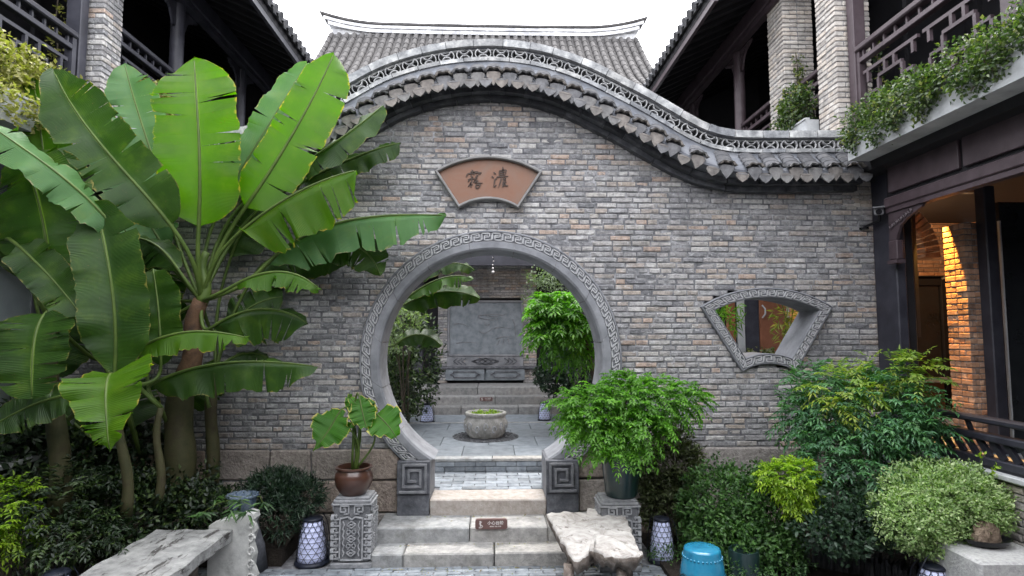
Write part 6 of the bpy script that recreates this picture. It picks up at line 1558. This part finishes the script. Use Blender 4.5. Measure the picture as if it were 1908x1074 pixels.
# ------------------------------------------------------------------ bench with carved end slab
t = thing('stone_bench', 'long pale weathered bench running in from the lower left', 'bench', (-2.5, 4.3, 0))
b = MB(); nx, ny = 8, 30; top = []
x0, x1, y0, y1, zt = -2.84, -2.20, 2.9, 5.22, .485
for j in range(ny + 1):
    for i in range(nx + 1):
        x, y = lerp(x0, x1, i / nx) + .004 * math.sin(j * .9 + i), lerp(y0, y1, j / ny); top.append((x, y, zt + .006 * math.sin(i * 2.1 + j * 1.3)))
m_ = len(top); b.add(top + [(x, y, z - .085) for x, y, z in top], [(j * (nx + 1) + i, j * (nx + 1) + i + 1, (j + 1) * (nx + 1) + i + 1, (j + 1) * (nx + 1) + i) for j in range(ny) for i in range(nx)]
    + [(m_ + j * (nx + 1) + i, m_ + (j + 1) * (nx + 1) + i, m_ + (j + 1) * (nx + 1) + i + 1, m_ + j * (nx + 1) + i + 1) for j in range(ny) for i in range(nx)]
    + [(j * (nx + 1) + nx, m_ + j * (nx + 1) + nx, m_ + (j + 1) * (nx + 1) + nx, (j + 1) * (nx + 1) + nx) for j in range(ny)] + [(j * (nx + 1), (j + 1) * (nx + 1), m_ + (j + 1) * (nx + 1), m_ + j * (nx + 1)) for j in range(ny)]
    + [(i, m_ + i, m_ + i + 1, i + 1) for i in range(nx)] + [(ny * (nx + 1) + i, ny * (nx + 1) + i + 1, m_ + ny * (nx + 1) + i + 1, m_ + ny * (nx + 1) + i) for i in range(nx)])
b.build('seat', MAT['bench'], t)
b = MB(); poly = [(-2.41, 0), (-2.04, 0), (-2.02, .06), (-2.055, .14), (-2.04, .24), (-2.07, .34), (-2.04, .44), (-2.06, .50), (-2.03, .56), (-2.04, .60), (-2.10, .615), (-2.20, .57), (-2.32, .545), (-2.41, .51)]
b.prism(poly, 5.235, 5.37, .5); b.build('end_slab', MAT['white_stone'], t)
b = MB()
for k in range(5):
    zc = .08 + k * .108; b.tube([(-2.05 + .032 * math.cos(a) * (1 - a / 12), 5.225, zc + .04 * math.sin(a) * (1 - a / 12)) for a in np.linspace(0, 7, 12)], .010, 5)
b.build('scroll_relief', MAT['white_stone'], t)
b = MB(); b.bbox(-2.76, -2.44, 4.9, 5.15, 0, .372, .008); b.build('under_seat_dark_board', MAT['driftdark'], t)  # dark board added in place of the shaded hollow under the seat
b = MB(); b.bbox(-2.72, -2.30, 3.1, 3.25, 0, .372, .008); b.build('leg', MAT['white_stone'], t)
# porcelain pot on a boulder behind the bench end
p = at(452, 925, 5.55)
t = thing('boulder', 'dark boulder behind the bench end under the small porcelain pot', 'rock', (p.x, p.y, .1))
b = MB(); b.lathe([(.02, .50), (.13, .49), (.17, .40), (.19, .25), (.20, .0)], (p.x, p.y, 0), 16, bump=lambda a, z: .03 * math.sin(3 * a + 9 * z) + .015 * math.sin(7 * a)); b.build('rock', MAT['darkstone'], t, True)
t = thing('porcelain_pot', 'small blue and white porcelain pot behind the carved bench end', 'plant pot', (p.x, p.y, .5))
b = MB(); b.lathe([(.07, .502), (.085, .52), (.115, .60), (.13, .66), (.142, .675), (.142, .69), (.12, .69), (.11, .65), (.01, .64)], (p.x, p.y, 0), 10); sharp(b.build('pot', MAT['porcelain'], t), 30)
t = thing('lily_leaves', 'sparse long leaved plant trailing from the porcelain pot over the bench', 'plant', (p.x, p.y, .65))
P, A, Nn = [], [], []
for (qx, qy, Y, n_, ln) in ((378, 958, 5.1, 12, .085), (445, 935, 5.35, 14, .10), (432, 955, 5.2, 12, .09), (405, 930, 5.5, 8, .08), (490, 940, 5.4, 10, .09), (460, 955, 5.15, 10, .08)):
    c = at(qx, qy, Y)
    for k in range(n_):
        a = rr(0, 6.28); P.append(c + Vector((rr(-.02, .02), rr(-.02, .02), rr(-.02, .02)))); A.append((math.cos(a), math.sin(a) * .6 - .2, rr(-.6, .3))); Nn.append((rr(-.3, .3), -.5, .8))
n_ = len(P); leaves('foliage', t, MAT['leaf_hedge'], np.array(P), np.array(A), np.array(Nn), RNG.uniform(.07, .12, n_), RNG.uniform(.016, .024, n_), droop=.3)
stems(t, (p.x, p.y, .66), [at(378, 955, 5.1), at(445, 935, 5.35), at(490, 940, 5.4), at(405, 930, 5.5)], .005, 'stemg')

# ------------------------------------------------------------------ driftwood table
t = thing('root_slab_table', 'low table with a bleached irregular root slab top before the steps', 'table', (.9, 4.9, 0))
ZT = .50
O2 = [(1018, 955), (1050, 950), (1088, 952), (1098, 943), (1130, 944), (1140, 950), (1163, 954), (1172, 975), (1180, 995), (1190, 1012), (1197, 1028), (1180, 1034), (1150, 1033), (1128, 1034), (1108, 1024), (1100, 1020), (1092, 1030), (1070, 1034), (1058, 1022), (1048, 1006), (1036, 988), (1026, 972)]
P = [onz(x, y, ZT) for x, y in O2]; Q = []
for i in range(len(P)):
    a, c = P[i], P[(i + 1) % len(P)]
    for k in range(4): q = a.lerp(c, k / 4); Q.append(q + Vector((rr(-.008, .008), rr(-.008, .008), 0)))
cen = sum(Q, Vector()) / len(Q); n_ = len(Q); b = MB(); V = []; rings = [1.0, .985, .93, .8, .6, .4, .2]
def hgt(x, y): return .012 * math.sin(9 * x + 4 * y) + .010 * math.sin(17 * x - 11 * y) + .006 * math.sin(43 * x + 31 * y) + .035 * math.exp(-((x - 1.0) ** 2 + (y - 5.05) ** 2) / .012) + .02 * math.exp(-((x - .93) ** 2 + (y - 4.85) ** 2) / .01) - .012
for j, s_ in enumerate(rings):
    for q in Q: v = cen.lerp(q, s_); V.append((v.x, v.y, ZT + hgt(v.x, v.y) - (.018 if j == 0 else 0)))
V.append((cen.x, cen.y, ZT + hgt(cen.x, cen.y)))
Fc = [(j * n_ + i, j * n_ + (i + 1) % n_, (j + 1) * n_ + (i + 1) % n_, (j + 1) * n_ + i) for j in range(len(rings) - 1) for i in range(n_)] + [((len(rings) - 1) * n_ + i, (len(rings) - 1) * n_ + (i + 1) % n_, len(rings) * n_) for i in range(n_)]
b.add(V, Fc, .5); tb = b.build('slab_top', MAT['drift'], t, True)
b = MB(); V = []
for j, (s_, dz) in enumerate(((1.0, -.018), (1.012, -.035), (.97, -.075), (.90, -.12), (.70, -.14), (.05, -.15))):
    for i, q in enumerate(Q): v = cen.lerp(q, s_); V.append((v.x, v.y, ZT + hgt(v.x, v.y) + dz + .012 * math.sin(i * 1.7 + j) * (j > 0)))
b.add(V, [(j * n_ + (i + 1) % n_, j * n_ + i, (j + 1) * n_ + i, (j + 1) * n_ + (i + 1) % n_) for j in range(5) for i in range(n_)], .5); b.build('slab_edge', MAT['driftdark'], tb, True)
a1 = onz(1052, 1040, .40); 
for (x, y, dx, dy) in ((a1.x + .02, a1.y - .12, -.03, -.05), (.98, 4.62, .03, -.02), (.72, 5.3, -.04, .05), (1.15, 5.25, .05, .05)):
    b = MB(); b.tube([(x, y, .40), (x + dx * .5, y + dy * .5, .2), (x + dx, y + dy, 0)], [.045, .036, .040], 8); b.build('leg', MAT['driftdark'], t, True)

# ------------------------------------------------------------------ glazed drum stools
def drum(label, x, y, h, rad, mat):
    t = thing('drum_stool', label, 'stool', (x, y, 0))
    pr = [(rad * .80, 0), (rad * .83, .015)] + [(rad * (.82 + .20 * math.sin(math.pi * u)), .02 + (h - .05) * u) for u in np.linspace(.02, .98, 16)] + [(rad * .83, h - .018), (rad * .80, h - .006), (rad * .72, h), (rad * .3, h + .003), (.001, h + .004)]
    b = MB(); b.lathe(pr, (x, y, 0), 40); b.build('body', MAT[mat], t, True)
    b = MB()
    for zz in (.08 * h + .02, h - .09 * h - .02):
        for k in range(30):
            a = 2 * math.pi * k / 30; rr_ = rad * (.82 + .20 * math.sin(math.pi * (zz - .02) / (h - .05)))
            M = Matrix.Translation((x + rr_ * math.cos(a), y + rr_ * math.sin(a), zz)); b.lathe([(.010, -.006), (.008, .004), (.001, .008)], tuple(M.translation), 6)
    b.build('stud', MAT[mat], t, True, kind='stuff')
    for a in (R(200), R(20), R(110), R(290)):
        b = MB(); rr_ = rad * 1.02; c = Vector((x + rr_ * math.cos(a), y + rr_ * math.sin(a), h * .5)); u = Vector((-math.sin(a), math.cos(a), 0)); 
        for k in range(4):
            aa = math.pi / 2 * k; cc = c + u * .030 * math.cos(aa) + Vector((0, 0, .030 * math.sin(aa))); b.tube([cc + (u * math.cos(q) + Vector((0, 0, math.sin(q)))) * .024 for q in np.linspace(0, 6.283, 12)], .006, 4)
        b.tube([c + (u * math.cos(q) + Vector((0, 0, math.sin(q)))) * .066 for q in np.linspace(0, 6.283, 18)], .007, 4); b.build('coin_motif', MAT['bluedark'], t)
    return t
p = at(1308, 1011, 4.66); drum('turquoise blue glazed drum stool on the paving before the hedge', p.x, 4.66, .49, .168, 'blue')
p = at(1166, 1068, 4.12); drum('teal drum stool showing only its top under the root slab table', p.x, 4.10, .40, .15, 'teal')

# ------------------------------------------------------------------ right foreground: granite block, tray with rock, slate edging
c0 = at(1775, 1010, 4.35)
t = thing('granite_block', 'rough pale granite block at the lower right corner', 'stone block', (2.95 + .6, 4.3, 0))
b = MB(); b.bbox(3.38, 4.0, 4.12, 4.62, 0, .56, .018, jit=.010); b.build('block', MAT['graniteblock'], t)
tc = onz(1838, 1016, .56)
t = thing('oval_tray', 'shallow black oval tray on the granite block', 'tray', (tc.x, tc.y, .56))
b = MB(); b.lathe([(.12, .565), (.15, .58), (.175, .61), (.18, .615), (.17, .615), (.14, .59), (.01, .588)], (tc.x, tc.y, 0), 28, sy=.7); sharp(b.build('tray', MAT['lens'], t), 40)
t = thing('viewing_stone', 'jagged brown rock sitting in the black tray', 'rock', (tc.x, tc.y, .59))
b = MB(); b.lathe([(.105, .589), (.10, .63), (.085, .67), (.065, .70), (.04, .725), (.001, .735)], (tc.x - .01, tc.y, 0), 14, sy=.6, bump=lambda a, z: .022 * math.sin(3 * a + 14 * z) + .014 * math.sin(7 * a + 33 * z)); b.build('rock', MAT['rock'], t)
b = MB(); b.lathe([(.06, .589), (.055, .65), (.035, .69), (.001, .705)], (tc.x - .06, tc.y - .04, 0), 10, sy=.6, bump=lambda a, z: .012 * math.sin(4 * a + 30 * z)); b.build('rock_spur', MAT['rock'], t)
t = thing('slate_edging', 'row of upright dark slates edging the right planting bed', 'edging', (2.9, 4.6, 0))
PA_ = [onz(1478, 1046, .05), onz(1560, 1062, .03), onz(1640, 1090, .0), onz(1720, 1110, 0)]
n_ = 46
for k in range(n_):
    u = k / n_; q = bez(PA_, u); d = (bez(PA_, min(1, u + .02)) - q).normalized(); hh = rr(.17, .235)
    b = MB(); M = Matrix.Translation((q.x, q.y, 0)) @ Matrix.Rotation(math.atan2(d.y, d.x) + rr(-.12, .12), 4, 'Z') @ Matrix.Rotation(rr(-.06, .10), 4, 'Y'); b.bbox(-.0095, .0095, -.03, rr(.10, .14), 0, hh, .003, None, M, .003); b.build('slate', MAT['slate'], t, org=(q.x, q.y, 0))

# ------------------------------------------------------------------ fallen leaves
MAT['fallen'] = leafmat('fallen leaf', [(.20, .16, .03), (.14, .09, .03), (.10, .13, .03), (.26, .21, .06)], .1)
t = thing('fallen_leaves', 'scattered small yellow fallen leaves on the steps and paving', 'fallen leaves', (0, 5.5, 0), kind='stuff')
P = []
for k in range(260):
    z_ = random.random()
    if z_ < .45: P.append((rr(-1.0, 1.9), 5.58 - abs(random.gauss(0, .06)), .006))
    elif z_ < .7: P.append((rr(-2.0, 2.0), rr(4.7, 5.55), .006))
    elif z_ < .85: P.append((rr(-1.0, 1.0), 5.87 - abs(random.gauss(0, .05)), .126))
    else: P.append((rr(-.9, .9), 6.25 - abs(random.gauss(0, .06)), .266))
n_ = len(P); leaves('litter', t, MAT['fallen'], np.array(P), RNG.normal(size=(n_, 3)) * np.array([1, 1, .1]), np.tile([0., 0, 1], (n_, 1)) + RNG.normal(size=(n_, 3)) * .15, RNG.uniform(.014, .035, n_), RNG.uniform(.008, .016, n_), fold=.1, droop=.05)

# ------------------------------------------------------------------ camera, cable, hanging ornament
p = at(1638, 394, 6.12)
t = thing('security_camera', 'grey bullet camera fixed at the right end of the wall', 'camera', p.to_tuple())
M = Matrix.Translation(p) @ Matrix.Rotation(R(-35), 4, 'Z') @ Matrix.Rotation(R(12), 4, 'X')
b = MB(); b.bbox(-.045, .045, -.14, .08, -.035, .045, .012, .5, M); b.build('housing', MAT['grey_plastic'], t)
b = MB(); b.box(-.055, .055, -.18, .06, .0455, .055, .5, M); b.build('sun_shield', MAT['grey_plastic'], t)
b = MB(); b.tube([M @ Vector((0, -.141, 0)), M @ Vector((0, -.146, 0))], .03, 16); b.build('lens', MAT['lens'], t)
b = MB(); b.tube([M @ Vector((0, .02, -.03)), M @ Vector((0, .03, -.10)), Vector((p.x, 6.40, p.z - .13))], .016, 8); b.lathe([(.05, 0), (.05, .02)], (p.x, 6.39, p.z - .15), 12); b.build('bracket', MAT['lens'], t)
t = thing('power_cable', 'thin dark cable looping down to the camera beside the column', 'cable', (p.x, 6.3, p.z))
b = MB(); b.tube([at(1660, 310, 6.3), at(1655, 345, 6.28), at(1648, 372, 6.28), at(1632, 380, 6.32), at(1628, 400, 6.34), at(1640, 412, 6.34)], .008, 5); b.build('cable', MAT['lens'], t)
t = thing('bead_chain', 'string of small glass beads hanging in the gate opening', 'ornament', at(919, 478, 11.8).to_tuple())
for yy, r_ in ((480, .012), (487, .014), (494, .018), (500, .024), (507, .032)):
    q = at(919 + rr(-1, 1), yy, 11.8); b = MB(); b.lathe([(.001, -r_), (r_ * .8, -r_ * .5), (r_, 0), (r_ * .8, r_ * .5), (.001, r_)], tuple(q), 8); b.build('bead', MAT['white'], t, True)
b = MB(); b.tube([at(919, 476, 11.8), at(919, 507, 11.8)], .003, 4); b.build('thread', MAT['lens'], t)
